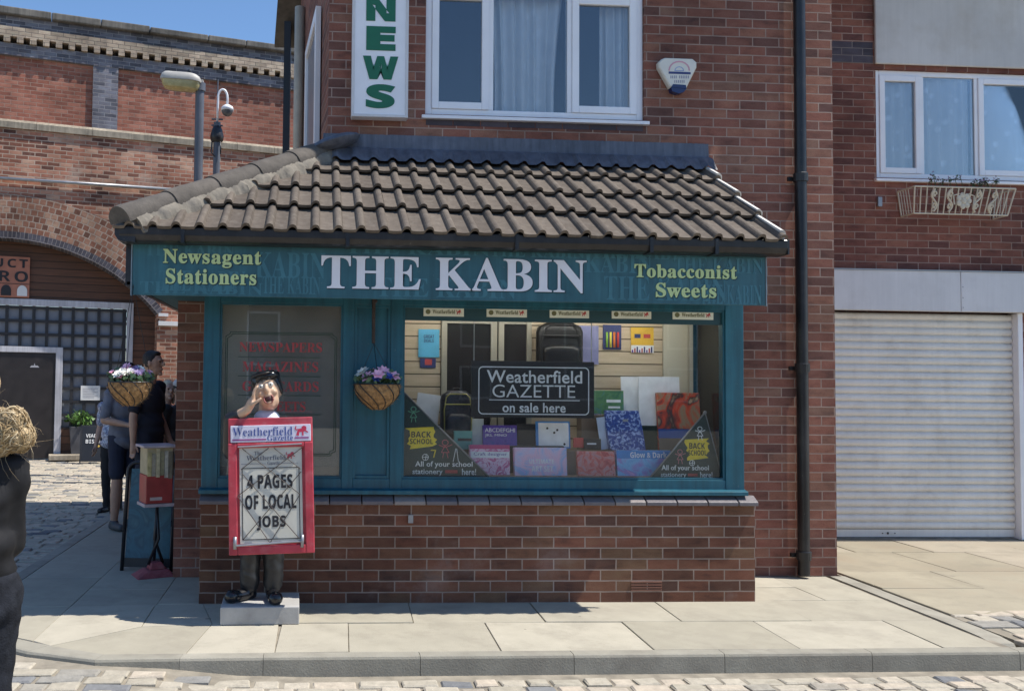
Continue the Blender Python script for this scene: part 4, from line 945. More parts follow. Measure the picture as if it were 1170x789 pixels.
for (a, c), d in zip(STK, desc):
    y = 356.3+(a-484)*.013; x0, x1, z0, z1 = rect_y(a, y-5.0, c, y+5.0, YF+.028)
    t = thing('name_sticker', d, 'sticker', (x0, YF+.028, z0), 0, 'name stickers along the window head'); b = MB(); b.box(x0, x1, YF+.0265, YF+.0298, z0, z1); b.build('backing', cream_stk, t)
    f = ((x0, YF+.0265, z0), (1, 0, 0), (0, 0, 1), (0, -1, 0)); w, h = x1-x0, z1-z0
    text('Weatherfield', (w*.22, w*.78, h*.30, h*.75), f, pr_olive, t, 'b', res=1); lion(f, w*.82, w*.94, h*.25, h*.78, pr_red, t)
    b = MB(); b.lathe((0, 0, 0), [(h*.28, -.001), (h*.28, .0005)], 12); 
    for p in b.v: p[:] = (x0+w*.11+p.x, YF+.0260+p.z, z0+h*.5+p.y)
    b.build('round_emblem', pr_olive, t)
# lettering on the hazed left pane
YD = YG-.006; f = front(YD)
D = lambda a, y0, c, y1: rect_y(a, y0, c, y1, YD)
for s, r in (('NEWSPAPERS', (273.5, 391, 368, 402)), ('MAGAZINES', (277, 413, 363.5, 424.5)), ('GIFT CARDS', (277, 435.5, 364, 447)), ('SWEETS', (296, 458.5, 349, 469.5))):
    text(s, D(*r), f, M['redtxt'], gl1, 'b', ext=.001)
r = D(257, 380, 384, 520); n_ = .03
def notch(i): 
    x0, x1, z0, z1 = r[0]+i, r[1]-i, r[2]+i, r[3]-i
    return [(x0+n_, z0), (x1-n_, z0), (x1-n_, z0+n_*.6), (x1, z0+n_), (x1, z1-n_), (x1-n_, z1-n_*.4), (x1-n_, z1), (x0+n_, z1), (x0+n_, z1-n_*.4), (x0, z1-n_), (x0, z0+n_), (x0+n_, z0+n_*.6), (x0+n_, z0)]
lines_on(f, [notch(0), notch(.012)], .0045, M['greenline'], gl1, 'border_line')
for y in (407, 428.7, 450.5, 472): q = D(272, y, 366, y+1); lines_on(f, [[(q[0], q[2]), (q[1], q[2])]], .004, M['greenline'], gl1, 'rule')

# ------------------------------------------------------------------ signs on the building
YS = -.34
x0, x1, z0, z1 = rect_y(151, 283.5, 874.5, 343, YS)
sg = thing('fascia_sign', 'long teal fascia sign with big white shop name under the roof', 'sign', ((x0+x1)/2, YS, z0))
b = MB(); b.box(x0, x1, YS, YS+.02, z0, z1); b.build('board', M['signteal'], sg, bevel=.002)
b = MB(); b.box(x0-.008, x0-.001, YS-.006, YS+.02, z0-.004, z1+.004); b.box(x1+.001, x1+.008, YS-.006, YS+.02, z0-.004, z1+.004); b.build('end_strip', plain('grey_end_strip', (.20, .26, .30), .4), sg)
f = ((0, YS, 0), (1, 0, 0), (0, 0, 1), (0, -1, 0)); T = lambda a, y0, c, y1: rect_y(a, y0, c, y1, YS)
rg_ = random.Random(12)
GH = [(166, 279, 268, 293, .0), (182, 309, 280, 333, 0), (292, 288, 372, 318, 1), (300, 316, 366, 336, 0), (395, 279, 560, 291, 0), (430, 318, 590, 340, 0), (668, 290, 745, 312, 1), (675, 280, 790, 296, 0), (690, 316, 830, 344, 0), (770, 294, 872, 312, 0), (800, 325, 870, 348, 0), (560, 282, 668, 294, 0), (160, 322, 300, 336, 0)]
for k, (a, y0, c, y1, s) in enumerate(GH):
    f2 = ((0, YS-.0002*(k % 5), 0), f[1], f[2], f[3]); text(('KABIN' if s else 'THE KABIN'), T(a, y0, c, y1), f2, M['ghost'], sg, 'b', ext=.0006+.00015*k, name='faint_lettering', res=3)
for s, r, m, o in (('THE KABIN', (367, 294, 670, 332.5), 'white_txt', .004), ('Newsagent', (186.5, 285.5, 298.5, 306), 'cream_txt', .014), ('Stationers', (189.5, 307.5, 293, 325), 'cream_txt', .014), ('Tobacconist', (724.5, 302.5, 841.5, 318), 'cream_txt', .014), ('Sweets', (749, 323.5, 818, 340), 'cream_txt', .014)):
    q = T(*r); sh_ = .008
    text(s, (q[0]+sh_*.5, q[1]+sh_, q[2]-sh_*.8, q[3]), f, M['txt_shadow'], sg, 'b', off=o, ext=.004, space=1.0 if o < .01 else 1.07, name='letter_shadow'); text(s, q, f, M[m], sg, 'b', off=o, ext=.008, space=1.0 if o < .01 else 1.07)
# upright NEWS box sign
YN = YB-.10
x0, x1, z0, z1 = rect_y(402, 20, 466.5, 134, YN); z1 = 4.72
ns = thing('upright_sign', 'tall white box sign with green capital letters beside the upstairs window', 'sign', ((x0+x1)/2, YB, z0))
b = MB(); b.box(x0, x1, YN, YB-.003, z0, z1); b.build('box', M['upvc'], ns, bevel=.006)
b = MB(); bead(b, x0, x1, z0, z1, YN-.008, .022, .010); b.build('rim', M['panel'], ns, bevel=.002)
gm_ = plain('green_sign_letter', (.012, .135, .065), .4, .06); f = front(YN-.001)
for s, (a, y0, c, y1) in (('S', (418, 96.5, 451.5, 124)), ('W', (414.5, 64.5, 455, 91)), ('E', (418.5, 30.5, 452, 58)), ('N', (418.5, -3, 452, 24.5))):
    text(s, rect_y(a, y0, c, y1, YN), f, gm_, ns, 's', off=.045, ext=.003)
# alarm box
YA = YB-.06
def AP(px, py): p = on_y(px, py, YA); return (p.x, p.z)
ab = thing('alarm_box', 'white triangular burglar alarm box with a blue strobe on the brick wall', 'alarm box', (AP(773, 105)[0], YB, AP(773, 105)[1]))
pts = [AP(*p) for p in ((756, 67.5), (760, 65.8), (792, 67), (796.5, 71), (796.5, 77), (784, 102), (766, 100), (753, 77), (752.5, 71))]
cx = sum(p[0] for p in pts)/9; cz = sum(p[1] for p in pts)/9
b = MB(); b.loft([[(p[0], YB-.003, p[1]) for p in pts], [(p[0], YA+.012, p[1]) for p in pts], [(cx+(p[0]-cx)*.93, YA, cz+(p[1]-cz)*.93) for p in pts]]); b.build('case', plain('cream_alarm_case', (.70, .68, .60), .4, .05), ab, bevel=.004)
pts = [AP(*p) for p in ((766.5, 100), (784, 102), (781, 105.5), (775, 107), (768, 104.5))]; pts2 = [AP(*p) for p in ((769, 96.5), (783.5, 97.5), (784, 101.8), (766.7, 99.8))]
b = MB(); b.loft([[(p[0], YB-.004, p[1]) for p in pts], [(p[0], YA-.004, p[1]) for p in pts]]); b.loft([[(p[0], YA+.01, p[1]) for p in pts2], [(p[0], YA-.006, p[1]) for p in pts2]]); b.build('strobe', plain('dark_blue_strobe', (.02, .03, .10), .2, .1), ab)
f = front(YA); r1 = rect_y(764, 82.3, 789, 84.8, YA)
b = MB(); b.box(r1[0], r1[1], YA-.002, YA+.001, r1[2], r1[3]); b.build('blue_band', pr_navy, ab)
ar = [AP(776+11.5*math.cos(a), 80.5-10*math.sin(a)) for a in [math.pi*k/10 for k in range(11)]]; lines_on(f, [ar], .012, C('alarm_pink', 'b98a96'), ab, 'arched_print')
ar = [AP(776+5*math.cos(a), 81-4.5*math.sin(a)) for a in [math.pi*k/6 for k in range(7)]]; lines_on(f, [ar+[ar[0]]], .006, C('alarm_blue', '7d8fb5'), ab, 'emblem')
lines_on(f, [[AP(766.5+2.0*k, 86.8), AP(766.5+2.0*k, 89.6)] for k in range(11) if k != 4]+[[AP(771+2.1*k, 92), AP(771+2.1*k, 94.6)] for k in range(6)], .006, C('alarm_grey', '77778c'), ab, 'small_print')

# ------------------------------------------------------------------ neighbouring building, set back on the right
nb = thing('neighbour_building', 'set back red brick building with a white roller shutter and rendered panel', 'building', (XE, YC, 0))
nr = lambda a, y0, c, y1, Y=YC: rect_y(a, y0, c, y1, Y)
wx0, wx1, wz0, wz1 = nr(1001, 82, 1180, 205); wx1 = wx0+2.15
sx0, sx1, sz0, sz1 = nr(950, 356, 1163, 615); sx0 = XE+.003; px1 = on_y(1169, 480, YC).x
lx0, lx1, lz0, lz1 = nr(950, 311, 1172, 356); lx1 = XE+4.2
b = MB(); YW = YC+.25
b.box(XE, wx0, YC, YW, lz1, 6.3); b.box(wx0, wx1, YC, YW, lz1, wz0); b.box(wx1, 14, YC, YW, lz1, 6.3); b.box(wx0, wx1, YC, YW, wz1, 6.3)
b.box(px1, 14, YC, YW, 0, lz1); b.box(XE, px1, YC+.16, YW, 0, lz1)
b.build('wall', M['neigh'], nb)
b = MB(); b.hull([(XE-.2, YC-.62, 6.3), (14, YC-.62, 6.3), (14, 5.6, 8.2), (XE-.2, 5.6, 8.2)], [(XE-.2, YC-.62, 6.4), (14, YC-.62, 6.4), (14, 5.6, 8.3), (XE-.2, 5.6, 8.3)]); b.build('roof', M['ridge'], nb)  # out of view; eaves overhang deepened to keep the front in shade
r = nr(1000, 5, 1180, 77); b = MB(); z1 = r[3]+1.5
b.box(r[0]-.02, wx1+.1, YC-.035, YC-.002, r[2], z1); b.build('render_panel', M['render'], nb, bevel=.012)
r = nr(950, 48, 997, 72); MB().box(XE+.002, r[1], YC-.004, YC+.01, r[2], r[3]).build('slate_band', M['bluebrick_w'], nb)
b = MB(); jx = on_y(1098, 330, YC-.09).x
b.box(XE+.004, jx-.003, YC-.09, YC-.003, lz0, lz1); b.box(jx+.003, lx1, YC-.09, YC-.003, lz0, lz1); b.build('lintel_panel', M['panel'], nb, bevel=.004)
b = MB(); b.box(XE+.002, lx1+.01, YC-.10, YC-.002, lz1+.0005, lz1+.012)
for zz in (.04, .14, .25): b.ell((jx+.02, YC-.092, lz0+zz), (.006, .004, .006), 8, 4)
b.build('panel_capping', M['steel'], nb)
# roller shutter: curved laths
pitch = (sz1-sz0-.09)/29; b = MB(); rings = []; z = sz0+.085
YSH = YC+.07
b.box(sx0+.02, sx1, YSH-.004, YSH+.02, sz0+.006, sz0+.083)
for k in range(29):
    for t in (0, .12, .3, .5, .7, .86, .93): rings.append([(sx0, YSH-.017*math.sin(t/.93*math.pi)**.7 if 0 < t < .93 else YSH+.010, z+pitch*(k+t)), (sx1, YSH-.017*math.sin(t/.93*math.pi)**.7 if 0 < t < .93 else YSH+.010, z+pitch*(k+t))])
b.loft(rings, closed=False, caps=False)
sh = b.build('roller_shutter', M['shutter'], nb, smooth=True, auto=50)
b = MB()
for px in (1008, 1014, 1022, 1014):
    p = on_y(px, 611, YSH); b.ell((p.x, YSH-.008, sz0+.045), (.012 if px == 1014 else .006, .006, .012 if px == 1014 else .006), 8, 4)
b.build('shutter_lock', M['ink'], sh)
b = MB(); b.box(sx1+.004, px1, YC-.02, YC+.12, 0, lz0-.001); b.build('shutter_post', M['upvc'], nb, bevel=.005)
MB().box(sx0, sx1, YC+.02, YC+.15, 0, .006).build('threshold', M['joint'], nb)
ca, cb_ = on_y(1056, 140, YC).x, on_y(1118, 140, YC).x
upvc_window(nb, wx0, wx1, wz0, wz1, YC+.03, [(wx0, ca, True), (ca, cb_, False), (cb_, wx1, True)], 'window')
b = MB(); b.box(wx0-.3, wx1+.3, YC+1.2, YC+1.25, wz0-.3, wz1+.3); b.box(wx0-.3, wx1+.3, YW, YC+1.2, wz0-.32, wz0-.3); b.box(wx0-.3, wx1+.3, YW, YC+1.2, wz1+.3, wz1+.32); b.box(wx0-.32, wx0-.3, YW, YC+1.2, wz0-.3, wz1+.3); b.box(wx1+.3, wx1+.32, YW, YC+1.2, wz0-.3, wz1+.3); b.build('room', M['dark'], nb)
for k, (a, c, d) in enumerate(((wx0+.06, ca-.03, 'patterned net curtain in the left pane above the cream window basket'), (ca+.03, cb_-.03, 'patterned net curtain in the middle pane above the cream window basket'), (cb_+.03, wx1-.06, 'patterned net curtain in the pane at the right edge above the basket'))):
    curtain('net_curtain', d, a, c, wz0+.04, wz1-.02, YC+.11, 4, .02, mt='lace')
b = MB(); p = on_y(1003, 231, YC); b.box(p.x-.015, p.x+.03, YC-.03, YC-.002, p.z-.05, p.z+.05); b.build('wall_bracket', M['steel'], nb, bevel=.004)
# window basket with scrolls
bx0, bx1, bz0, bz1 = nr(1043, 215, 1158, 244, YC-.24)
wb = thing('window_basket', 'cream wrought iron window basket with scrolls fixed under the set back window', 'planter', ((bx0+bx1)/2, YC, bz0)); mi = plain('cream_ironwork', (.58, .53, .42), .6, .12, 20, .1)
b = MB(); yt, yb_ = YC-.27, YC-.20; k0 = .035
def bp(u, v): return (bx0+k0*(1-v)+(bx1-bx0-2*k0*(1-v))*u, yb_+(yt-yb_)*v, bz0+(bz1-bz0)*v)
b.tube([bp(0, 1), bp(1, 1)], .009, 6); b.tube([bp(0, 0), bp(1, 0)], .008, 6)
for v in (0, 1):
    for u in (0, 1): q = bp(u, v); b.tube([q, (q[0], YC-.01, q[2])], .008, 6)
for u in (0, 1): b.tube([bp(u, 0), bp(u, 1)], .008, 6); q0, q1 = bp(u, 0), bp(u, 1); b.tube([(q0[0], YC-.01, q0[2]), (q1[0], YC-.01, q1[2])], .008, 6)
b.build('frame', mi, wb); b = MB()
for k in range(1, 16): b.tube([bp(k/16, 0), bp(k/16, 1)], .0065, 5)
for k in range(1, 5):
    for u in (0, 1):
        q0, q1 = bp(u, 0), bp(u, 1); y0 = YC-.01-(.2)*k/5; b.tube([(q0[0], y0, q0[2]), (q1[0], y0, q1[2])], .004, 5)
b.build('bars', mi, wb); b = MB()
for cu in (.20, .36, .64, .80):
    pts = [(cu+.032*math.sin(t*2*math.pi)*(1 if cu < .5 else -1)*(1-abs(t-.5)*.3), .08+.84*t) for t in [i/20 for i in range(21)]]
    b.tube([Vector(bp(*p))+Vector((0, -.006, 0)) for p in pts], .011, 6)
    for v0 in (.28, .72): b.tube([Vector(bp(cu+.018*math.cos(a)*(1-a/9), v0+.13*math.sin(a)*(1-a/9)))+Vector((0, -.006, 0)) for a in [i*.5 for i in range(14)]], .009, 6)
cE = Vector(bp(.5, .5))+Vector((0, -.012, 0)); b.ell(cE, (.03, .014, .035), 10, 6)
for k in range(7): a_ = 2*math.pi*k/7; b.ell(cE+Vector((.055*math.cos(a_), 0, .058*math.sin(a_))), (.028, .010, .030), 8, 6)
for sg_ in (-1, 1): b.tube([cE+Vector((sg_*.05, 0, .07)), cE+Vector((sg_*.11, 0, .05)), cE+Vector((sg_*.10, 0, -.04))], .008, 6)
b.build('scrollwork', mi, wb)
pl = thing('trailing_plant', 'small straggly plant with purple flowers growing in the cream window basket', 'plant', ((bx0+bx1)/2, YC-.14, bz1-.03))
gm = plain('leaf_green', (.045, .085, .03), .6, .35, 30, 0); fm = plain('purple_flower', (.20, .07, .18), .7, .3, 30, 0)
def leaves(b, c, r, n, sz, rs_, squash=1.):
    for _ in range(n):
        d = Vector((rs_.gauss(0, 1), rs_.gauss(0, 1), rs_.gauss(0, 1)*squash)); d = d.normalized()*r*rs_.random()**.5; d.z *= squash
        p = Vector(c)+d; a = Vector((rs_.uniform(-1, 1), rs_.uniform(-1, 1), rs_.uniform(-.2, 1))).normalized(); s = a.cross(Vector((rs_.uniform(-1, 1), rs_.uniform(-1, 1), rs_.uniform(-1, 1)))).normalized(); L_ = sz*rs_.uniform(.6, 1.3)
        b.poly([p-a*L_/2, p+s*L_*.28, p+a*L_/2, p-s*L_*.28])
rv = random.Random(9); b1, b2, b3 = MB(), MB(), MB()
for k in range(16):
    x = bx0+.18+(bx1-bx0-.25)*rv.random(); h = rv.uniform(.06, .13)*(1.5 if k % 5 == 0 else 1); x2 = x+rv.uniform(-.08, .08)
    b1.tube([(x, YC-.14, bz1-.04), ((x+x2)/2, YC-.15, bz1+h*.5), (x2, YC-.17, bz1+h*.9)], .003, 5)
    leaves(b2, (x2, YC-.16, bz1+h*.8), .035, 10, .03, rv); b3 = MB(); leaves(b3, (x2, YC-.17, bz1+h*.95), .03, 6, .02, rv); b3.build('flower', fm, pl)
b1.build('stem', gm, pl); b2.build('leaves', gm, pl)

# ------------------------------------------------------------------ the brick viaduct and the bistro front in its arch
VA = R(16); VO = on_z(60, 526, 0.0); VN = Vector((math.sin(VA), -math.cos(VA), 0)); VE = Vector((math.cos(VA), math.sin(VA), 0))
def V2(px, py, out=0.):
    p = on_plane(px, py, VO+VN*out, VN); d = p-VO; return d.dot(VE), d.z
vd = thing('railway_viaduct', 'tall old red brick viaduct wall with blue brick bands and a big arch', 'viaduct', VO, VA)
zs0 = V2(160, 151)[1]; zs1 = V2(160, 161)[1]; zst = zs0; zsb = zs1
ztopc = V2(160, 30)[1]; zcb = V2(160, 37.5)[1]; zd1 = V2(160, 50)[1]; zd0 = V2(160, 67)[1]; zfr = V2(160, 80)[1]
A_, B_, C_ = V2(150, 327), V2(63, 281), V2(0, 271)
def circ(p, q, r):
    ax, ay, bx, by, cx, cy = *p, *q, *r; d = 2*(ax*(by-cy)+bx*(cy-ay)+cx*(ay-by))
    ux = ((ax*ax+ay*ay)*(by-cy)+(bx*bx+by*by)*(cy-ay)+(cx*cx+cy*cy)*(ay-by))/d; uy = ((ax*ax+ay*ay)*(cx-bx)+(bx*bx+by*by)*(ax-cx)+(cx*cx+cy*cy)*(bx-ax))/d
    return ux, uy, math.hypot(ax-ux, ay-uy)
ax_, az_, ar_ = circ(A_, B_, C_)
xj = V2(179, 400)[0]; xl_ = 2*ax_-xj; VL, VR = -16., 13.
def za(x): 
    q = ar_*ar_-(x-ax_)**2; return az_+math.sqrt(q) if q > 0 else az_
D_ = 1.2
b = MB(); n = 48
for i in range(n):
    a, c = xl_+(xj-xl_)*i/n, xl_+(xj-xl_)*(i+1)/n
    b.hull([(a, 0, za(a)), (c, 0, za(c)), (c, D_, za(c)), (a, D_, za(a))], [(a, 0, zsb), (c, 0, zsb), (c, D_, zsb), (a, D_, zsb)])
b.box(VL, xl_, 0, D_, -.2, zsb); b.box(xj, VR, 0, D_, -.2, zsb); b.build('lower_wall', M['vold'], vd, local=True)
b = MB(); b.box(VL, VR, .12, D_, zst, zfr); b.build('upper_wall', M['vred'], vd, local=True)
b = MB(); xq = VL
while xq < VR: b.tone = random.random(); w = random.uniform(.75, 1.1); b.prism([(-.05, zsb), (-.05, zst-.06), (.02, zst), (.3, zst), (.3, zsb)], 'x', xq+.003, min(xq+w, VR)-.003); xq += w
b.build('string_course', M['string'], vd, local=True)
p0, p1 = V2(106, 110)[0], V2(135, 110)[0]
for k in range(-2, 3): b = MB(); b.box(p0+k*6.2, p1+k*6.2, .06, .13, zst+.001, zfr); b.build('pilaster', M['bluebrick'], vd, local=True)
b = MB(); b.box(VL, VR, .05, D_, zfr, zd0); b.box(VL, VR, .06, D_, zd1, zcb); b.build('blue_frieze', M['bluebrick'], vd, local=True)
b = MB(); b.box(VL, VR, -.02, D_, zd0+(zd1-zd0)*.36, zd1); x = VL
while x < VR: b.box(x, x+.115, -.02, .06, zd0+.002, zd0+(zd1-zd0)*.36); x += .23
b.build('dentil_course', M['dent'], vd, local=True)
b = MB(); x = VL; rc = random.Random(3)
while x < VR:
    w = rc.uniform(.7, 1.2); j = rc.uniform(-.015, .015); b.box(x+.004, x+w-.004, -.07+j, D_+.05, zcb, ztopc+j); x += w
b.build('coping', M['coping'], vd, local=True, bevel=.02)
pol = brick('arch_ring_brick', [(0, (.14, .07, .05)), (.3, (.26, .12, .08)), (.7, (.36, .19, .13)), (1, (.42, .28, .20))], (.40, .32, .26), w=.105, h=.115, joint=.010, obj=True, polar=(ax_, az_, ar_), wobble=.009, grime=.4)
def ring(b, r0, r1, y, y2, n=60, jend=xj):
    a1 = math.asin(min(1, (jend-ax_)/r0)); rg = []
    for k in range(n+1):
        a = -a1+2*a1*k/n; s, c = math.sin(a), math.cos(a); rg.append([(ax_+r0*s, y, az_+r0*c), (ax_+r1*s, y, az_+r1*c), (ax_+r1*s, y2, az_+r1*c), (ax_+r0*s, y2, az_+r0*c)])
    b.loft(rg)
b = MB(); ring(b, ar_+.12, ar_+.82, -.012, .05); b.build('arch_ring', pol, vd, local=True)
pol2 = brick('blue_arch_brick', [(0, (.05, .05, .065)), (1, (.12, .12, .15))], (.24, .22, .22), w=.07, h=.5, joint=.006, obj=True, polar=(ax_, az_, ar_))
b = MB(); ring(b, ar_-.015, ar_+.118, -.03, .4); b.build('blue_arch_edge', pol2, vd, local=True)
pa, pb = V2(-60, 199.5, .05), V2(205, 217, .05); b = MB(); b.tube([(pa[0], -.06, pa[1]), (pb[0], -.06, pb[1])], .030, 8); b.build('conduit', M['steel'], vd, smooth=True, local=True)
b = MB(); b.box(V2(181, 360)[0], V2(205, 360)[0]+.6, -.06, -.002, V2(190, 372)[1], V2(190, 367)[1]); b.box(V2(181, 358)[0], V2(192, 358)[0], -.05, -.002, V2(190, 361.5)[1], V2(190, 358)[1]); b.build('white_rail', M['panel'], vd, local=True)
# timber infill, screen and door
bi = thing('bistro_facade', 'brown timber bistro front with black lattice screen and dark door under the arch', 'shopfront', VO+VE*0-VN*.42, VA)
Q = lambda px, py: V2(px, py, -.42)
b = MB(); n = 30
ztF = Q(80, 347)[1]
for i in range(n):
    a, c = xl_+(xj-xl_)*i/n, xl_+(xj-xl_)*(i+1)/n
    b.hull([(a, 0, ztF), (c, 0, ztF), (c, .1, ztF), (a, .1, ztF)], [(a, 0, za(a)-.006), (c, 0, za(c)-.006), (c, .1, za(c)-.006), (a, .1, za(a)-.006)])
fr1 = Q(151, 420)[0]; b.box(fr1, xj+.1, 0, .1, 0, ztF)
b.build('timber_cladding', M['cladding'], bi, local=True)
zf0 = Q(80, 343.5)[1]; zf1 = Q(80, 351)[1]; fl_ = Q(143.5, 420)[0]
b = MB(); b.box(-6, fr1, -.05, -.002, zf1, zf0); b.box(fl_, fr1, -.05, -.002, 0, zf1); b.build('outer_frame', M['whitewood'], bi, local=True, bevel=.006)
MB().box(-6, fl_, .04, .08, .0, zf1).build('screen_glass', M['greyglass'], bi, local=True)
b = MB(); cw = Q(137, 400)[0]-Q(122.6, 400)[0]; x = fl_-.05; dtop = Q(35, 396)[1]; dr = Q(71, 440)[0]
for k in range(26): b.box(x-.028, x+.028, -.008, .02, .05, zf1); x -= cw
ch = Q(100, 370.5)[1]-Q(100, 385.5)[1]; z = zf1-.03
for k in range(12): b.box(-6, fl_, -.014, .015, z-.026, z+.026); z -= ch
b.build('lattice', M['lattice'], bi, local=True)
dl = Q(63, 440)[0]; dz = Q(35, 402.5)[1]
b = MB(); b.box(dl, dr, -.055, -.0155, 0.02, dtop); b.box(-3.2, dl, -.055, -.0155, dz, dtop); b.build('door_frame', M['whitewood'], bi, local=True, bevel=.006)
dd = MB().box(-3.2, dl, -.03, -.016, .02, dz).build('door', M['door_dark'], bi, local=True)
e0 = Q(34, 419.5); e1 = Q(45, 415); b = MB(); b.prism([(e0[0], e0[1]), (e1[0], e0[1]), (e1[0]-.03, e0[1]+.035), (e0[0]+.03, e0[1]+.035)], 'y', -.034, -.0302); xm = (e0[0]+e1[0])/2; b.prism([(xm-.012, e0[1]+.036), (xm+.012, e0[1]+.036), (xm, e0[1]+.085)], 'y', -.034, -.0302)
b.build('door_emblem', M['whitewood'], dd, local=True)
b = MB(); b.box(-6, fl_+.0, -.02, -.0145, .05, Q(80, 489)[1]); b.build('lower_panel', M['cladding'], bi, local=True)
b = MB(); b.box(Q(56, 500)[0], xj-.02, -.42, -.056, 0.0, .10); b.build('doorstep', M['string'], bi, local=True, bevel=.01)
# bistro signboard
q0, q1 = V2(-70, 336, -.36), V2(34.5, 294, -.36)
bs = thing('bistro_sign', 'square terracotta signboard with black capitals and arch shapes on the timber', 'sign', VO-VN*.36+VE*q1[0]+Vector((0, 0, q0[1])), VA)
w = q1[0]-q0[0]; h = q1[1]-q0[1]; b = MB(); b.box(-w, 0, 0, .055, 0, h); b.build('board', M['terracotta'], bs, local=True, bevel=.004)
OFF[bs] = Vector((0, 0, 0)); f = ((0, -.001, 0), (1, 0, 0), (0, 0, 1), (0, -1, 0)); U_ = lambda px: -w+(px+70)/104.5*w
V_ = lambda py: (336-py)/42*h
text('VIADUCT', (U_(-67), U_(32), V_(305.5), V_(296.5)), f, M['ink'], bs, 's', ext=.008, space=1.25); text('BISTRO', (U_(-67), U_(32.5), V_(320), V_(309)), f, M['ink'], bs, 's', ext=.008, space=1.3)
for k in range(5):
    x0, x1 = U_(20-19*k), U_(32-19*k); r = (x1-x0)/2; zz = V_(334.5); hh = V_(323.5)-zz; b = MB()
    b.prism([(x0, zz), (x1, zz)]+[(x0+r+r*math.cos(a), zz+hh-r*1.2+r*1.2*math.sin(a)) for a in [math.pi*i/10 for i in range(11)]], 'y', -.010, -.001); b.build('arch_shape', M['paper'] if k == 0 else M['ink'], bs, local=True)
b = MB(); b.box(-w, 0, -.006, -.0005, V_(322.4), V_(321.8)); b.build('rule', M['ink'], bs, local=True)
q0, q1 = V2(92, 457, -.39), V2(114.5, 440.5, -.39)
nt = thing('notice_sheet', 'white printed notice fixed on the black lattice screen', 'notice', VO-VN*.39+VE*q0[0]+Vector((0, 0, q0[1])), VA); w, h = q1[0]-q0[0], q1[1]-q0[1]; OFF[nt] = Vector((0, 0, 0))
MB().box(0, w, 0, .006, 0, h).build('sheet', M['paper'], nt, local=True)
f = ((0, -.001, 0), (1, 0, 0), (0, 0, 1), (0, -1, 0)); lines_on(f, [[(w*.12, h*(.2+.12*k)), (w*(.88 if k % 2 else .7), h*(.2+.12*k))] for k in range(6)], .012, C('faint_print', '9a9aa0'), nt, 'print_lines')
# board and plant by the bistro
p = on_z(108, 528, 0)
aw = (on_y(124.5, 500, p.y).x-on_y(91.5, 500, p.y).x); ah = (528-487)/1020*(p.y+CD)
bb = thing('pavement_board', 'small black pavement board with white bistro name and dots', 'pavement sign', (p.x, p.y, 0), R(8)); OFF[bb] = Vector((0, 0, 0))
b = MB(); b.hull([(-aw/2, -.06, .02), (aw/2, -.06, .02), (aw/2, -.03, .02), (-aw/2, -.03, .02)], [(-aw/2, .10, ah), (aw/2, .10, ah), (aw/2, .13, ah), (-aw/2, .13, ah)]); b.build('board', M['chalkblack'], bb, local=True, bevel=.006)
b = MB()
for s in (-1, 1): b.tube([(s*aw*.48, -.07, 0), (s*aw*.48, .10, ah+.01)], .014, 6); b.tube([(s*aw*.48, .30, 0), (s*aw*.48, .14, ah)], .012, 6)
b.build('frame', M['black'], bb, local=True)
n_ = Vector((0, -ah, .16)).normalized(); vv_ = Vector((0, .16, ah)).normalized(); f = (Vector((0, -.0615, .02)), Vector((1, 0, 0)), vv_, n_)
text('VIADUCT', (-aw*.32, aw*.36, ah*.66, ah*.76), f, M['paper'], bb, 's', ext=.004); text('BISTRO', (-aw*.32, aw*.36, ah*.50, ah*.61), f, M['paper'], bb, 's', ext=.004, space=1.15)
ymt = C('dot_yellow', 'c8a850'); b = MB()
for k in range(3): c = f[0]+f[1]*(aw*(.12+.10*k))+f[2]*(ah*.42); b.ell(c+n_*.002, (.022, .006, .022), 8, 5)
b.build('dots', ymt, bb, local=True)
p = on_z(85, 525, 0); pt = thing('plant_pot', 'tall grey planter with leafy green plant beside the bistro door', 'plant pot', (p.x, p.y+.25, .10), VA); OFF[pt] = Vector((0, 0, 0))
b = MB(); b.hull([(-.13, -.13, 0), (.13, -.13, 0), (.13, .13, 0), (-.13, .13, 0)], [(-.17, -.17, .52), (.17, -.17, .52), (.17, .17, .52), (-.17, .17, .52)]); b.build('pot', plain('slate_planter', (.09, .09, .10), .6, .2, 5, .1), pt, local=True, bevel=.008)
b, b2 = MB(), MB(); rv = random.Random(17); leaves(b, (0, 0, .66), .26, 240, .10, rv, .75)
for k in range(7): b2.tube([(0, 0, .45), (rv.uniform(-.1, .1), rv.uniform(-.1, .1), .6), (rv.uniform(-.2, .2), rv.uniform(-.15, .15), rv.uniform(.7, .88))], .008, 5)
b.build('leaves', plain('fresh_green_leaf', (.075, .16, .03), .5, .4, 14, 0), pt, local=True); b2.build('stem', gm, pt, local=True)

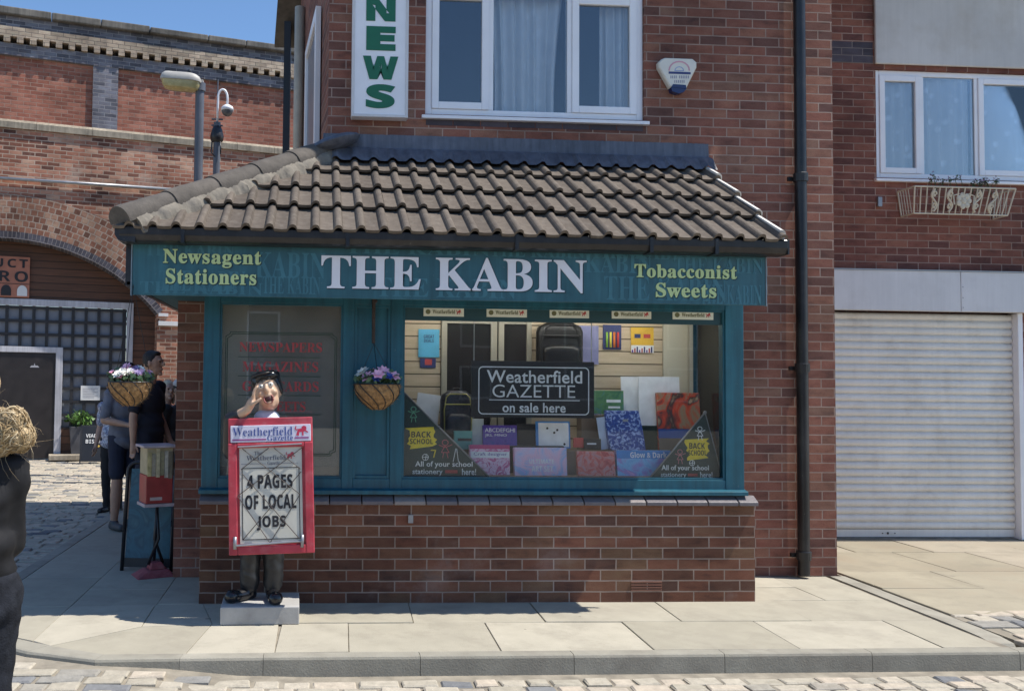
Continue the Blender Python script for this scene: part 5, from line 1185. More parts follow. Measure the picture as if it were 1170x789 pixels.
# ------------------------------------------------------------------ street lamp and camera pole behind the shop
dl_ = 7.2
def P3(px, py, Y): return on_y(px, py, Y)
t0 = P3(228.5, 97, dl_); lp = thing('street_lamp', 'grey street lamp with a yellowed bowl above the tiled roof', 'street lamp', (t0.x, dl_, 0))
b = MB(); b.tube([(t0.x, dl_, 0), (t0.x, dl_, 1.2)], .085, 14); b.tube([(t0.x, dl_, 1.2), (t0.x, dl_, t0.z)], .066, 14); b.lathe((t0.x, dl_, t0.z-.10), [(.067, 0), (.085, 0), (.085, .12), (.06, .13)], 14); b.build('column', M['lamp_grey'], lp, smooth=True, auto=40)
h0, h1 = P3(184, 93, dl_), P3(234, 100, dl_); xm = (h0.x+h1.x)/2-.02; ln = (h1.x-h0.x)
def lens(b, z0, prof, l, wd):
    rg = []
    for sc, dz in prof: rg.append([(xm+l/2*sc*math.copysign(abs(math.cos(a))**.55, math.cos(a)), dl_-.05+wd/2*sc*math.copysign(abs(math.sin(a))**.55, math.sin(a)), z0+dz+(math.cos(a)*-.02)) for a in [2*math.pi*k/28 for k in range(28)]])
    b.loft(rg)
zc = P3(208, 95, dl_).z; b = MB(); lens(b, zc, [(1, 0), (1.02, .03), (.94, .085), (.80, .115), (.5, .125)], ln*.92, .30); b.box(h1.x-.12, t0.x+.05, dl_-.05, dl_+.05, zc-.02, zc+.05); b.build('hood', plain('pale_lamp_hood', (.46, .44, .40), .5, .15, 5, .1, dirt=((.2, .18, .15), 5, .6)), lp, smooth=True, auto=40)
b = MB(); lens(b, zc, [(.97, -.002), (.95, -.06), (.86, -.105), (.6, -.12)], ln*.90, .28); b.build('bowl', M['lamp_bowl'], lp, smooth=True, auto=40)
p = P3(217, 83.5, dl_); b = MB(); b.lathe((p.x, dl_-.05, p.z-.04), [(.04, 0), (.04, .05), (.025, .07)], 12); b.build('photocell', M['black'], lp)
dc = 8.0; c0 = P3(248, 150, dc); zt = P3(248, 91, dc).z; zb_ = P3(248, 172, dc).z; ze = P3(248, 140, dc).z
cc = thing('camera_pole', 'slim pole with a white dome security camera on a curved arm', 'camera pole', (c0.x, dc, 0))
b = MB(); b.tube([(c0.x, dc, 0), (c0.x, dc, ze)], .055, 12); b.tube([(c0.x, dc, ze), (c0.x, dc, zt)], .010, 8)
for zz in (ze+.05, ze-.05): b.tube([(c0.x-.09, dc, zz), (c0.x+.09, dc, zz)], .014, 6)
b.build('pole', M['lamp_grey'], cc, smooth=True, auto=40)
b = MB(); z1_ = P3(248, 163, dc).z; b.lathe((c0.x, dc, z1_), [(.06, 0), (.10, .03), (.11, .10), (.085, .2), (.06, .26)], 12); b.tube([(c0.x-.07, dc-.06, z1_), (c0.x-.075, dc-.07, z1_-.18), (c0.x-.02, dc-.06, z1_-.24)], .012, 6); b.tube([(c0.x+.06, dc-.06, z1_), (c0.x+.07, dc-.07, z1_-.2)], .012, 6); b.build('cable_collar', M['black'], cc, smooth=True)
dm = P3(260, 127, dc); zt2 = P3(256, 105, dc).z; b = MB(); b.tube([(c0.x, dc, ze)]+[(c0.x+.01+(dm.x-c0.x-.01)*(1-math.cos(a))/2, dc-.05, (zt2-.12)+.14*math.sin(a)+(0 if a > .01 else -.15)) for a in [math.pi*k/10 for k in range(11)]]+[(dm.x, dc-.05, dm.z+.06)], .018, 8); b.build('arm', M['upvc'], cc, smooth=True)
b = MB(); b.lathe((dm.x, dc-.05, dm.z-.01), [(.045, .09), (.09, .06), (.105, .0)], 16); b.build('housing', M['upvc'], cc, smooth=True)
b = MB(); b.ell((dm.x, dc-.05, dm.z-.012), (.09, .09, .09), 16, 10); b.build('dome', plain('smoked_dome', (.10, .10, .11), .15, .1), cc, smooth=True)

# ------------------------------------------------------------------ newspaper seller figure
gA = on_z(250.5, 714, 0); gB = on_z(341, 713, 0); bw = (gB-gA).length; bc = (gA+gB)/2; brz = math.atan2(gB.y-gA.y, gB.x-gA.x)
st = thing('newspaper_seller_figure', 'painted statue of a shouting newspaper boy in black on a grey block', 'statue', (bc.x, bc.y+.19, 0), brz)
OFF[st] = Vector((0, 0, 0))
MB().box(-bw/2, bw/2, -.19, .19, .0, .112).build('base_block', plain('grey_concrete_block', (.40, .39, .37), .9, .14, 5, .3, dirt=((.20, .19, .18), 6, .5)), st, local=True, bevel=.006)
skin = plain('painted_skin', (.56, .38, .26), .38, .10, 24, .05); blk = plain('gloss_black_paint', (.012, .012, .014), .22, .2, 10, .05, coat=.3); blk2 = plain('black_suit_paint', (.020, .020, .022), .34, .25, 12, .1)
S0 = .112
hc = Vector((.02, -.02, 1.472))                                   # head centre
# head, neck, right hand cupped at the mouth, both arms: one continuous figure
b = MB(); tilt = Matrix.Rotation(R(-14), 3, 'Y') @ Matrix.Rotation(R(-10), 3, 'X')
def hp(x, y, z): return hc+tilt @ Vector((x, y, z))
b.ell(hc, (.083, .098, .108), 20, 12, tilt); b.ell(hp(0, -.025, -.070), (.064, .070, .066), 16, 10, tilt); b.ell(hp(0, -.055, -.105), (.035, .035, .03), 12, 8, tilt)
b.ell(hp(0, -.105, -.012), (.016, .026, .024), 10, 8, tilt); b.ell(hp(0, -.092, .012), (.010, .016, .03), 10, 8, tilt); b.ell(hp(.040, -.078, -.03), (.026, .022, .022), 10, 8, tilt); b.ell(hp(-.040, -.078, -.03), (.026, .022, .022), 10, 8, tilt)
b.ell(hp(.030, -.085, .040), (.026, .012, .009), 10, 6, tilt); b.ell(hp(-.030, -.085, .040), (.026, .012, .009), 10, 6, tilt)
for s in (-1, 1): b.ell(hp(s*.085, .0, -.015), (.014, .024, .036), 10, 8, tilt)
b.ell(hp(0, -.088, -.092), (.030, .018, .012), 10, 6, tilt); b.ell(hp(0, -.094, -.050), (.030, .014, .009), 10, 6, tilt)   # lips
b.cap((.0, .02, 1.14), hc+Vector((0, .01, -.06)), .055, .052)
# trunk and legs
b.ell((0, .03, 1.02), (.145, .085, .19), 16, 10); b.ell((0, .03, .84), (.13, .085, .13), 16, 10)
for s in (-1, 1): b.cap((s*.075, .03, .80), (s*.072, .02, .50), .072, .052); b.cap((s*.072, .02, .50), (s*.075, .02, S0+.07), .050, .038)
b.cap((-.15, .03, 1.13), (-.205, -.02, 1.07), .046, .042); b.cap((-.205, -.02, 1.07), (-.200, -.08, 1.285), .042, .040)   # right upper arm and elbow raised to the side
E_, W_ = Vector((-.200, -.08, 1.285)), Vector((-.100, -.150, 1.352)); b.cap(E_, W_, .040, .029)
b.cap((.15, .03, 1.13), (.20, .0, .95), .046, .040); b.cap((.20, .0, .95), (.16, -.10, .86), .038, .03); b.ell((.15, -.13, .85), (.035, .03, .045), 10, 8)
# cupped right hand: palm, four fingers, thumb
pm = W_+Vector((.025, -.008, .048)); b.ell(pm, (.020, .036, .050), 12, 8, Matrix.Rotation(R(18), 3, 'Y')); b.cap(W_, pm, .028, .03)
for k, (L1, L2) in enumerate(((.036, .030), (.040, .033), (.037, .030), (.030, .024))):
    y = -.032+.021*k; k0 = pm+Vector((.010, y, .040)); d1 = Vector((.20, .02*(k-1.5), 1)).normalized(); k1 = k0+d1*L1; d2 = Vector((.62, .03*(k-1.5), .75)).normalized(); k2 = k1+d2*L2
    b.cap(k0, k1, .0105, .010, 10); b.cap(k1, k2, .010, .0085, 10)
th0 = pm+Vector((.004, -.034, -.018)); th1 = th0+Vector((.030, -.022, .022)); b.cap(th0, th1, .013, .011, 10); b.cap(th1, th1+Vector((.026, -.002, .020)), .011, .009, 10)
body = blob(b, 'body', skin, st, .0075, 3)
# eyes, mouth
for s in (-1, 1):
    b = MB(); b.ell(hp(s*.032, -.090, .020), (.019, .011, .017), 12, 8, tilt); b.build('eye', plain('eye_white', (.62, .60, .54), .3, .1), st, smooth=True, local=True)
    b = MB(); b.ell(hp(s*.032, -.0985, .019), (.0065, .004, .0065), 10, 6, tilt); b.build('pupil', M['ink'], st, smooth=True, local=True)
for s in (-1, 1):
    b = MB(); b.tube([hp(s*.012, -.104, .047+.004), hp(s*.03, -.101, .056+.004), hp(s*.050, -.088, .046+.004)], .0055, 6); b.build('eyebrow', blk, st, smooth=True, local=True)
b = MB(); b.tube([hp(.031*math.cos(a), -.098-.004*math.cos(2*a), -.071+.027*math.sin(a)) for a in [2*math.pi*k/16 for k in range(17)]], .0055, 6); b.build('lips', plain('painted_lips', (.36, .13, .11), .35, .1), st, smooth=True, local=True)
b = MB(); b.ell(hp(0, -.093, -.071), (.027, .014, .024), 14, 8, tilt); b.build('open_mouth', plain('dark_red_mouth', (.055, .014, .014), .4), st, smooth=True, local=True)
# hair and flat cap
b = MB()
for p, r in (((0, .025, .055), (.094, .095, .075)), ((.075, .02, .03), (.030, .07, .065)), ((-.07, .03, .03), (.028, .06, .06)), ((.02, -.045, .085), (.075, .05, .036)), ((.085, .0, -.005), (.018, .035, .045)), ((-.01, .03, .095), (.085, .085, .045))): b.ell(hp(*p), r, 14, 10, tilt)
rv = random.Random(31)
for k in range(26):
    a = rv.uniform(-2.6, .4); b.ell(hp(.088*math.cos(a), .02-.08*abs(math.sin(a))*.6, .06+.04*rv.random()), (.020, .020, .018), 8, 6, tilt)
blob(b, 'hair', blk, st, .009, 2)
b = MB(); b.ell(hp(0, .01, .105), (.092, .10, .028), 18, 8, tilt); b.ell(hp(.0, -.085, .098), (.062, .04, .010), 16, 6, tilt); blob(b, 'cap', blk2, st, .008, 2)
# jacket, collar, trousers, shoes
b = MB(); b.ell((0, .03, 1.03), (.172, .112, .20), 18, 12); b.ell((0, .03, .83), (.155, .105, .13), 16, 10); b.cap((-.15, .03, 1.13), (-.205, -.02, 1.075), .064, .058); b.cap((-.205, -.02, 1.075), (-.203, -.078, 1.285), .060, .056); b.cap((-.203, -.078, 1.285), (-.168, -.105, 1.310), .056, .046)
b.cap((.15, .03, 1.13), (.20, .0, .95), .064, .056); b.cap((.20, .0, .95), (.165, -.09, .87), .054, .044); b.ell((0, .03, 1.18), (.14, .08, .06), 14, 8); blob(b, 'jacket', blk2, st, .011, 4)
b = MB(); b.ell((.02, -.02, 1.295), (.088, .085, .058), 16, 10); b.ell((.04, -.075, 1.265), (.085, .045, .06), 14, 8); blob(b, 'collar', plain('white_shirt_paint', (.55, .58, .66), .5, .1), st, .009, 3)
b = MB()
for s in (-1, 1): b.cap((s*.075, .03, .82), (s*.074, .02, .50), .086, .075); b.cap((s*.074, .02, .50), (s*.076, .02, S0+.10), .073, .064)
b.ell((0, .03, .85), (.145, .10, .10), 14, 8); TR = blob(b, "trousers", plain('black_trouser_paint', (.018, .019, .021), .45, .3, 20, .15), st, .011, 3); rumple(TR, .007, 10, 20)
for s, dx, dy in ((-1, -.11, -.07), (1, .015, -.085)):
    b = MB(); o = Vector((s*.072, .0, S0+.035)); d = Vector((dx, dy, 0)).normalized()
    b.cap(o+Vector((0, .03, 0)), o+d*.135, .046, .042); b.cap(o+Vector((0, .02, .02)), o+Vector((0, .02, .07)), .045, .048); b.ell(o+d*.135+Vector((0, 0, .004)), (.050, .050, .046), 12, 8)
    b2 = MB(); 
    for v in b.v: v.z = max(v.z, S0+.004)
    blob(b, 'shoe', blk, st, .008, 3)

# the sandwich board it wears
yb0 = bc.y+.19-.185
bl, br_, tl, tr_ = on_y(264, 634, yb0-.035), on_y(361.5, 630.5, yb0-.035), on_y(258.5, 478, yb0+.02), on_y(355, 476, yb0+.02)
U = ((br_-bl)+(tr_-tl)).normalized(); w = ((br_-bl).length+(tr_-tl).length)/2; Vv = ((tl-bl)+(tr_-br_)); Vv = (Vv-U*Vv.dot(U)).normalized(); h = ((tl-bl).length+(tr_-br_).length)/2; N = -U.cross(Vv) if U.cross(Vv).y > 0 else U.cross(Vv)
O = ((bl+br_)/2-U*w/2+(tl+tr_)/2-U*w/2-Vv*h)/2
ad = thing('advertising_board', 'red framed newspaper poster board hung on the front of the statue', 'board', O)
redp = plain('worn_red_paint', (.44, .045, .065), .42, .22, 7, .2, dirt=((.50, .24, .24), 9, .45)); f = (O, U, Vv, N)
def slab_on(fr, u0, u1, v0, v1, n0, n1, mat, parent, name, bevel=0):
    O, U, V, N = map(Vector, fr); P = lambda u, v, n: O+U*u+V*v+N*n
    b = MB(); b.hull([P(u0, v0, n0), P(u1, v0, n0), P(u1, v1, n0), P(u0, v1, n0)], [P(u0, v0, n1), P(u1, v0, n1), P(u1, v1, n1), P(u0, v1, n1)]); return b.build(name, mat, parent, bevel=bevel)
u = lambda px, py=555: (px-258.5-(py-478)/156*5.5)/(97)*w
v = lambda py: (633-py)/156*h
slab_on(f, 0, w, 0, h, -.05, 0, redp, ad, 'back_board', .006)
b = MB(); P = lambda uu, vv, n: O+U*uu+Vv*vv+N*n
def rim(u0, u1, v0, v1, n0, n1):
    b.hull([P(u0, v0, n0), P(u1, v0, n0), P(u1, v1, n0), P(u0, v1, n0)], [P(u0, v0, n1), P(u1, v0, n1), P(u1, v1, n1), P(u0, v1, n1)])
hv0 = v(506); rim(.0, .055, .001, hv0, 0, .022); rim(w-.055, w-.0, .001, hv0, 0, .022); rim(.056, w-.056, .001, .055, 0, .022); rim(.056, w-.056, hv0-.03, hv0, 0, .022)
b.build('frame', redp, ad, bevel=.006)
hd_ = slab_on(f, u(262, 495), u(354, 495), v(505), v(485.5), .0, .016, plain('white_header', (.66, .64, .74), .45, .06), ad, 'header_panel', .003)
fh = (O+N*.016, U, Vv, N); hu = lambda px: u(px, 495)
blu = C('header_blue', '3c4b86'); pur = C('header_purple', '8a4a7a')
text('Weatherfield', (hu(264.5), hu(333), v(497.8), v(487.8)), fh, blu, ad, 'b', off=-.014); text('Gazette', (hu(304), hu(333.5), v(503.8), v(497.2)), fh, blu, ad, 'b', off=-.014)
lines_on(fh, [[(hu(264.5), v(502)), (hu(302), v(502))]], .010, pur, ad, 'rule'); lines_on(fh, [[(hu(336), v(501)), (hu(351), v(501))]], .010, pur, ad, 'rule'); lion(fh, hu(337), hu(351.5), v(498.5), v(487), C('lion_red', 'b0304a'), ad)
pp = slab_on(f, .070, w-.072, v(620.5), v(511.5), .001, .006, plain('cream_poster', (.60, .58, .50), .35, .10, 3, .05), ad, 'poster')
fp = (O+N*.006, U, Vv, N); pu = lambda px: u(px, 560)
text('The', (pu(291), pu(300), v(520), v(515.5)), fp, C('poster_grey', '5b5b66'), ad, 'b', off=-.008, res=2); text('Weatherfield', (pu(282), pu(327), v(526), v(520.5)), fp, C('poster_grey2', '5b5b66'), ad, 'b', off=-.008, res=2); text('Gazette', (pu(306), pu(320), v(531.5), v(527.2)), fp, C('poster_grey3', '5b5b66'), ad, 'b', off=-.008, res=2); lion(fp, pu(328), pu(338), v(525), v(517), C('lion_red2', 'b0404a'), ad)
lines_on(fp, [[(pu(277), v(535)), (pu(342), v(535)), (pu(342), v(616)), (pu(277), v(616)), (pu(277), v(535))]], .005, M['ink'], ad, 'border_line')
pr_ = C('poster_rule', '77777f'); lines_on(fp, [[(pu(276), v(530)), (pu(304), v(530))]], .003, pr_, ad, 'rule'); lines_on(fp, [[(pu(321), v(530)), (pu(341), v(530))]], .003, pr_, ad, 'rule')
for s, (a, y0, c, y1) in (('4 PAGES', (282.5, 542.5, 334.5, 558.5)), ('OF LOCAL', (280, 565.5, 338.5, 582)), ('JOBS', (293, 589.5, 326, 606))): text(s, (pu(a), pu(c), v(y1), v(y0)), fp, M['ink'], ad, 's', off=.016, space=1.03)
b = MB(); fl = lambda a, y: O+U*u(a, y)+Vv*v(y)+N*.022
for a, c in (((276, 512), (343, 566)), ((312, 512), (343, 537)), ((345, 512), (272, 566)), ((306, 512), (275, 536)), ((272, 566), (310, 620)), ((343, 566), (310, 620)), ((276, 540), (343, 616)), ((344, 540), (279, 616))): b.tube([fl(*a), fl(*c)], .0028, 5)
b.build('wire', plain('dark_wire', (.06, .045, .04), .6), ad)
b = MB(); b.tube([fl(270, 622)+N*.004, fl(347, 619)+N*.004], .007, 6); b.tube([fl(271, 510)+N*.002, fl(344, 508)+N*.002], .005, 6); b.build('rail', M['steel'], ad)
for a in (270.5, 346.5): b = MB(); b.tube([fl(a, 612)+N*.004, fl(a, 626)+N*.004], .011, 8); b.build('latch', M['steel'], ad, smooth=True)

# ------------------------------------------------------------------ hanging baskets
coir = plain('coconut_liner', (.30, .175, .075), .95, .45, 40, .8, 90)
fcols = [C('petal_pink', 'e3a9bc'), C('petal_white', 'd8d5cd'), C('petal_blue', '33488c'), C('petal_violet', '77688f'), C('petal_rose', '96506c')]
def basket(label, c, r, hgt, top, seed, cols, nfl, group, big=1.0):
    t = thing('hanging_basket', label, 'hanging basket', c, 0, group); OFF[t] = Vector((0, 0, 0)); rs_ = random.Random(seed)
    b = MB(); rg = []
    for k in range(9):
        a = k/8; q = r*math.sin(min(1, .12+a)*math.pi/2)**.75; rg.append([(q*(1+rs_.uniform(-.03, .03))*math.cos(x), q*(1+rs_.uniform(-.03, .03))*math.sin(x), -hgt+hgt*a) for x in [2*math.pi*i/28 for i in range(28)]])
    b.loft(rg)
    for k in range(420):     # loose fibres
        x = rs_.uniform(0, 2*math.pi); a = rs_.random(); q = r*math.sin(min(1, .12+a)*math.pi/2)**.75; p = Vector((q*math.cos(x), q*math.sin(x), -hgt+hgt*a)); d = Vector((math.cos(x)+rs_.uniform(-1, 1), math.sin(x)+rs_.uniform(-1, 1), rs_.uniform(-1.2, .6)))*.016; s = Vector((-math.sin(x), math.cos(x), rs_.uniform(-.5, .5)))*.0022
        b.poly([p-s, p+s, p+d])
    b.build('liner', coir, t, local=True)
    b = MB(); b.tube([(r*1.02*math.cos(x), r*1.02*math.sin(x), .0) for x in [2*math.pi*i/28 for i in range(29)]], .005, 6)
    for k in range(10):
        x0 = 2*math.pi*k/10; b.tube([(r*math.sin(min(1, .12+a)*math.pi/2)**.75*1.03*math.cos(x0+(1-a)*1.1), r*math.sin(min(1, .12+a)*math.pi/2)**.75*1.03*math.sin(x0+(1-a)*1.1), -hgt+hgt*a) for a in [i/7 for i in range(8)]], .0035, 5)
    b.build('wire_frame', M['black'], t, local=True)
    b = MB()
    for k in range(3):
        x = 2*math.pi*k/3+.5; b.tube([(r*math.cos(x), r*math.sin(x), 0), (top[0], top[1], top[2])], .0022, 5)
    b.build('chain', M['gutter'], t, local=True)
    b = MB(); leaves(b, (0, 0, .035), r*1.12, 190, .05, rs_, .45); b.build('leaves', plain('basket_leaf', (.085, .15, .07), .6, .4, 25, 0), t, local=True)
    groups = {}
    for k in range(nfl):
        x = rs_.uniform(0, 2*math.pi); q = r*rs_.random()**.5*.98; ci = rs_.choice(cols); m = MB(); groups[k] = (ci, m); c0 = Vector((q*math.cos(x), q*math.sin(x), .035+.045*(1-q/r)+rs_.uniform(-.01, .03))); n = 6; sz = rs_.uniform(.020, .034)*(1.2 if ci < 2 else 1)*big
        ax = Vector((math.cos(x)*.7, math.sin(x)*.7-.3, 1)).normalized(); s = ax.orthogonal().normalized(); q2 = ax.cross(s)
        for ly, (rr, up) in enumerate(((1, .25), (.65, .6))):
            for i in range(n):
                a0 = 2*math.pi*i/n+ly*.5; d = s*math.cos(a0)+q2*math.sin(a0); e = ax.cross(d); m.poly([c0+ax*.002*ly, c0+d*sz*.55*rr+e*sz*.33*rr+ax*sz*up*.5, c0+d*sz*rr+ax*sz*up*.7, c0+d*sz*.55*rr-e*sz*.33*rr+ax*sz*up*.5])
    for ci, m in groups.values(): m.build('flower', fcols[ci], t, local=True)
    return t
cA, cB = on_y(124.5, 436, -.36), on_y(173.5, 436, -.36); r = (cB.x-cA.x)/2; tp = on_y(150, 338, -.36)
basket('hanging basket of small violet and blue flowers by the left roof corner', ((cA.x+cB.x)/2, -.36, cA.z), r, .155, (0, .02, zs-cA.z), 4, [3, 0, 2, 4, 1, 3, 0], 52, 'hanging baskets')
cA, cB = on_y(404, 437.5, -.10), on_y(458, 439.5, -.10); r = (cB.x-cA.x)/2; z0 = (cA.z+cB.z)/2; tp = on_y(427, 392, -.02)
basket('hanging basket of pink and white flowers on the middle teal panel', ((cA.x+cB.x)/2, -.115, z0), r*.96, .175, (-.02, .10, tp.z-z0), 8, [0, 0, 1, 2, 0, 1], 17, 'hanging baskets', 1.55)
b = MB(); hx_ = tp.x; b.tube([(hx_, YF-.012, zs-.03), (hx_, YF-.02, tp.z)], .012, 8); b.tube([(hx_, YF-.02, zs-.03), (hx_, -.10, zs-.05)], .008, 6); b.ell((hx_+.012, YF-.02, zs-.05), (.014, .012, .014), 8, 6); b.build('basket_bracket', plain('rusty_bracket', (.055, .038, .032), .8, .4, 30, .3), shop)

# ------------------------------------------------------------------ people
def figure(name, label, H, loc, rot, sk, hairm, clothes, arms, group=None, headrot=0, build=1.0, hair='short', cap=None, legs=None, vox=.012, shoes=None):
    k = H/1.75; t = thing(name, label, 'person', loc, rot, group); OFF[t] = Vector((0, 0, 0)); g = build
    S = lambda x, y, z: Vector((x*k, y*k, z*k)); Rz = Matrix.Rotation(headrot, 3, 'Z')
    hcn = S(0, -.02, 1.63); hq = lambda x, y, z: hcn+Rz @ S(x, y, z)
    b = MB(); b.ell(hcn, (.074*k, .094*k, .112*k), 18, 12, Rz); b.ell(hq(0, -.03, -.06), (.055*k, .062*k, .062*k), 14, 10, Rz); b.ell(hq(0, -.105, -.012), (.013*k, .022*k, .024*k), 10, 8, Rz); b.ell(hq(0, -.075, -.105), (.026*k, .024*k, .020*k), 10, 8, Rz)
    for s in (-1, 1): b.ell(hq(s*.076, .005, -.01), (.012*k, .022*k, .034*k), 10, 8, Rz); b.ell(hq(s*.03, -.088, .028), (.024*k, .012*k, .009*k), 8, 6, Rz)
    b.ell(hq(0, -.092, -.062), (.026*k, .012*k, .010*k), 10, 6, Rz)
    b.cap(S(0, .015, 1.40), hcn+S(0, .005, -.07), .056*k, .054*k)
    b.ell(S(0, .01, 1.25), (.155*g*k, .10*k, .20*k), 16, 10); b.ell(S(0, .01, 1.03), (.145*g*k, .10*k, .16*k), 16, 10)
    lg = legs or {-1: (S(-.085, .01, .95), S(-.09, -.005, .50), S(-.09, .03, .07)), 1: (S(.085, .01, .95), S(.09, -.005, .50), S(.09, .03, .07))}
    for s in (-1, 1):
        a, m, e = lg[s]; b.cap(a, m, .080*k*g, .052*k); b.cap(m, m+(e-m)*.35, .054*k, .056*k); b.cap(m+(e-m)*.35, e, .056*k, .036*k); b.cap(e+S(0, .02, -.03), e+S(0, -.13, -.035), .036*k, .030*k)
    aj = {}
    for s in (-1, 1):
        sh_, el, wr = (S(*q) for q in arms[s]); aj[s] = (sh_, el, wr); b.cap(sh_, el, .050*k, .040*k); b.cap(el, el+(wr-el)*.35, .041*k, .040*k); b.cap(el+(wr-el)*.35, wr, .040*k, .027*k)
        d = (wr-el).normalized(); side = Vector((0, -1, 0)) if abs(d.y) < .8 else Vector((1, 0, 0)); side = (side-d*side.dot(d)).normalized(); nn = d.cross(side)
        pc = wr+d*.045*k; b.cap(wr, pc+d*.03*k, .026*k, .030*k)
        for i in range(4):
            q0 = pc+d*.035*k+side*(.024-.016*i)*k; l1 = (.034, .040, .037, .029)[i]*k; q1 = q0+(d+nn*.12).normalized()*l1; q2 = q1+(d+nn*.6).normalized()*l1*.8
            b.cap(q0, q1, .0095*k, .009*k, 8); b.cap(q1, q2, .009*k, .0075*k, 8)
        q0 = wr+d*.03*k+side*.024*k; q1 = q0+(d+side*.8).normalized()*.04*k; b.cap(q0, q1, .012*k, .010*k, 8); b.cap(q1, q1+(d+side*.2).normalized()*.03*k, .010*k, .008*k, 8)
    blob(b, 'body', sk, t, vox*.62 if vox < .012 else .0085, 2)
    if hair == 'short':
        b = MB(); b.ell(hq(0, .018, .035), (.080*k, .090*k, .088*k), 16, 10, Rz); b.ell(hq(0, -.035, .088), (.058*k, .040*k, .026*k), 12, 8, Rz)
        for s in (-1, 1): b.ell(hq(s*.07, .02, .0), (.012*k, .045*k, .05*k), 10, 8, Rz)
        for v_ in b.v: pass
        blob(b, 'hair', hairm, t, .010, 1)
    elif hair == 'long':
        b = MB(); b.ell(hq(0, .02, .03), (.086*k, .098*k, .100*k), 16, 10, Rz); b.ell(hq(0, .07, -.08), (.085*k, .05*k, .13*k), 14, 10, Rz)
        for s in (-1, 1): b.ell(hq(s*.075, .02, -.08), (.02*k, .05*k, .11*k), 10, 8, Rz)
        blob(b, 'hair', hairm, t, .010, 1)
    if cap is not None:
        b = MB(); b.ell(hq(0, .005, .065), (.084*k, .102*k, .070*k), 18, 10, Rz); b.ell(hq(0, -.12, .055), (.066*k, .06*k, .010*k), 16, 6, Rz); blob(b, 'cap', cap, t, .009, 1)
    e_ = MB()
    for s in (-1, 1): e_.ell(hq(s*.030, -.084, .012), (.014*k, .008*k, .009*k), 10, 6, Rz)
    e_.build('eyes', M['ink'], t, smooth=True, local=True)
    if 'top' in clothes:
        m, sleeve, hem = clothes['top']; b = MB(); b.ell(S(0, .01, 1.27), (.180*g*k, .125*k, .19*k), 18, 12); b.ell(S(0, .01, 1.05), (.168*g*k, .122*k, .17*k), 18, 12); b.ell(S(0, .012, hem+.075), (.182*g*k, .138*k, .095*k), 18, 10); b.ell(S(0, .012, hem+.16), (.178*g*k, .134*k, .10*k), 18, 10); b.ell(S(0, .012, 1.405), (.11*k, .075*k, .05*k), 14, 8)
        for s in (-1, 1):
            sh_, el, wr = aj[s]; b.ell(sh_, (.066*k, .066*k, .062*k), 12, 8)
            if sleeve <= 1: b.cap(sh_, sh_+(el-sh_)*sleeve, .064*k, .060*k)
            else: b.cap(sh_, el, .064*k, .054*k); b.cap(el, el+(wr-el)*(sleeve-1), .055*k, .044*k)
        rumple(blob(b, 'shirt' if sleeve <= 1 else 'jacket', m, t, .012, 4), .011, 6, 11, H)
    if 'legs' in clothes:
        m, ln_ = clothes['legs'][:2]; g = clothes['legs'][2] if len(clothes['legs']) > 2 else build; b = MB(); u_ = 1 if ln_ > 1 else .90; b.ell(S(0, .012, .99), (.160*g*k*u_, .118*k*u_, .10*k), 16, 10); b.ell(S(0, .03 if ln_ > 1 else .012, .92), (.170*g*k*u_, .128*k*u_, .11*k), 16, 10)
        for s in (-1, 1):
            a, mm, e = lg[s]
            if ln_ <= 1: b.cap(a, a+(mm-a)*ln_, .098*k*g, .080*k)
            else: b.cap(a, mm, .098*k*g, .066*k); b.cap(mm, mm+(e-mm)*min(1, ln_-1), .066*k, .052*k)
        rumple(blob(b, 'shorts' if ln_ <= 1 else 'trousers', m, t, .012, 3), .007, 8, 15, H)
    for s in (-1, 1):
        e = lg[s][2]; b = MB(); b.cap(e+S(0, .03, -.03), e+S(0, -.15, -.035), .046*k, .040*k); b.cap(e, e+S(0, .01, -.02), .05*k, .046*k)
        for v_ in b.v: v_.z = max(v_.z, .004)
        blob(b, 'shoe', shoes or M['black'], t, .009, 2)
    return t
rel = lambda s, f=0: ((s*.175, .015, 1.405), (s*.225, .04, 1.12), (s*.235, -.03+f, .88))
tee = lambda n, c: plain(n, c, .9, .16, 14, .35, 30)
skn = plain('tanned_skin', (.46, .275, .19), .5, .08, 20, .02); skn2 = plain('fair_skin', (.48, .31, .23), .5, .08, 20, .02)
dh = plain('dark_hair', (.018, .014, .012), .6, .3, 90, .4)
p = on_z(158, 609, -.0)
figure('person', 'person with short dark hair in a navy shirt walking behind the left hanging basket', 1.83, (on_y(171, 500, p.y).x, p.y, -.0), R(68), skn, dh, {'top': (tee('navy_shirt', (.018, .020, .032)), .75, .90), 'legs': (tee('navy_shorts', (.02, .024, .04)), .85)}, {-1: rel(-1, .06), 1: rel(1, -.05)}, headrot=R(8))
y2 = p.y+.25
figure('person', 'person in a grey t-shirt and dark shorts standing just left of the navy shirt', 1.72, (on_y(143, 500, y2).x, y2, -.0), R(40), skn, dh, {'top': (tee('grey_shirt', (.17, .18, .22)), .8, .84), 'legs': (tee('dark_blue_shorts', (.022, .027, .05)), .82)}, {-1: ((-.175, .015, 1.405), (-.24, -.0, 1.14), (-.10, -.2, 1.10)), 1: rel(1)}, shoes=plain('grey_trainer', (.07, .075, .08), .6))
y3 = 3.9; figure('person', 'person with pale blonde hair in a white top between the man and the brick corner', 1.56, (on_y(190.5, 500, y3).x, y3, -.03), R(30), skn2, plain('pale_blonde_hair', (.62, .52, .36), .6, .2, 60, .3), {'top': (tee('white_top', (.55, .56, .60)), .8, .9), 'legs': (tee('pale_jeans', (.22, .27, .36)), 2)}, {-1: rel(-1), 1: rel(1)}, hair='long')
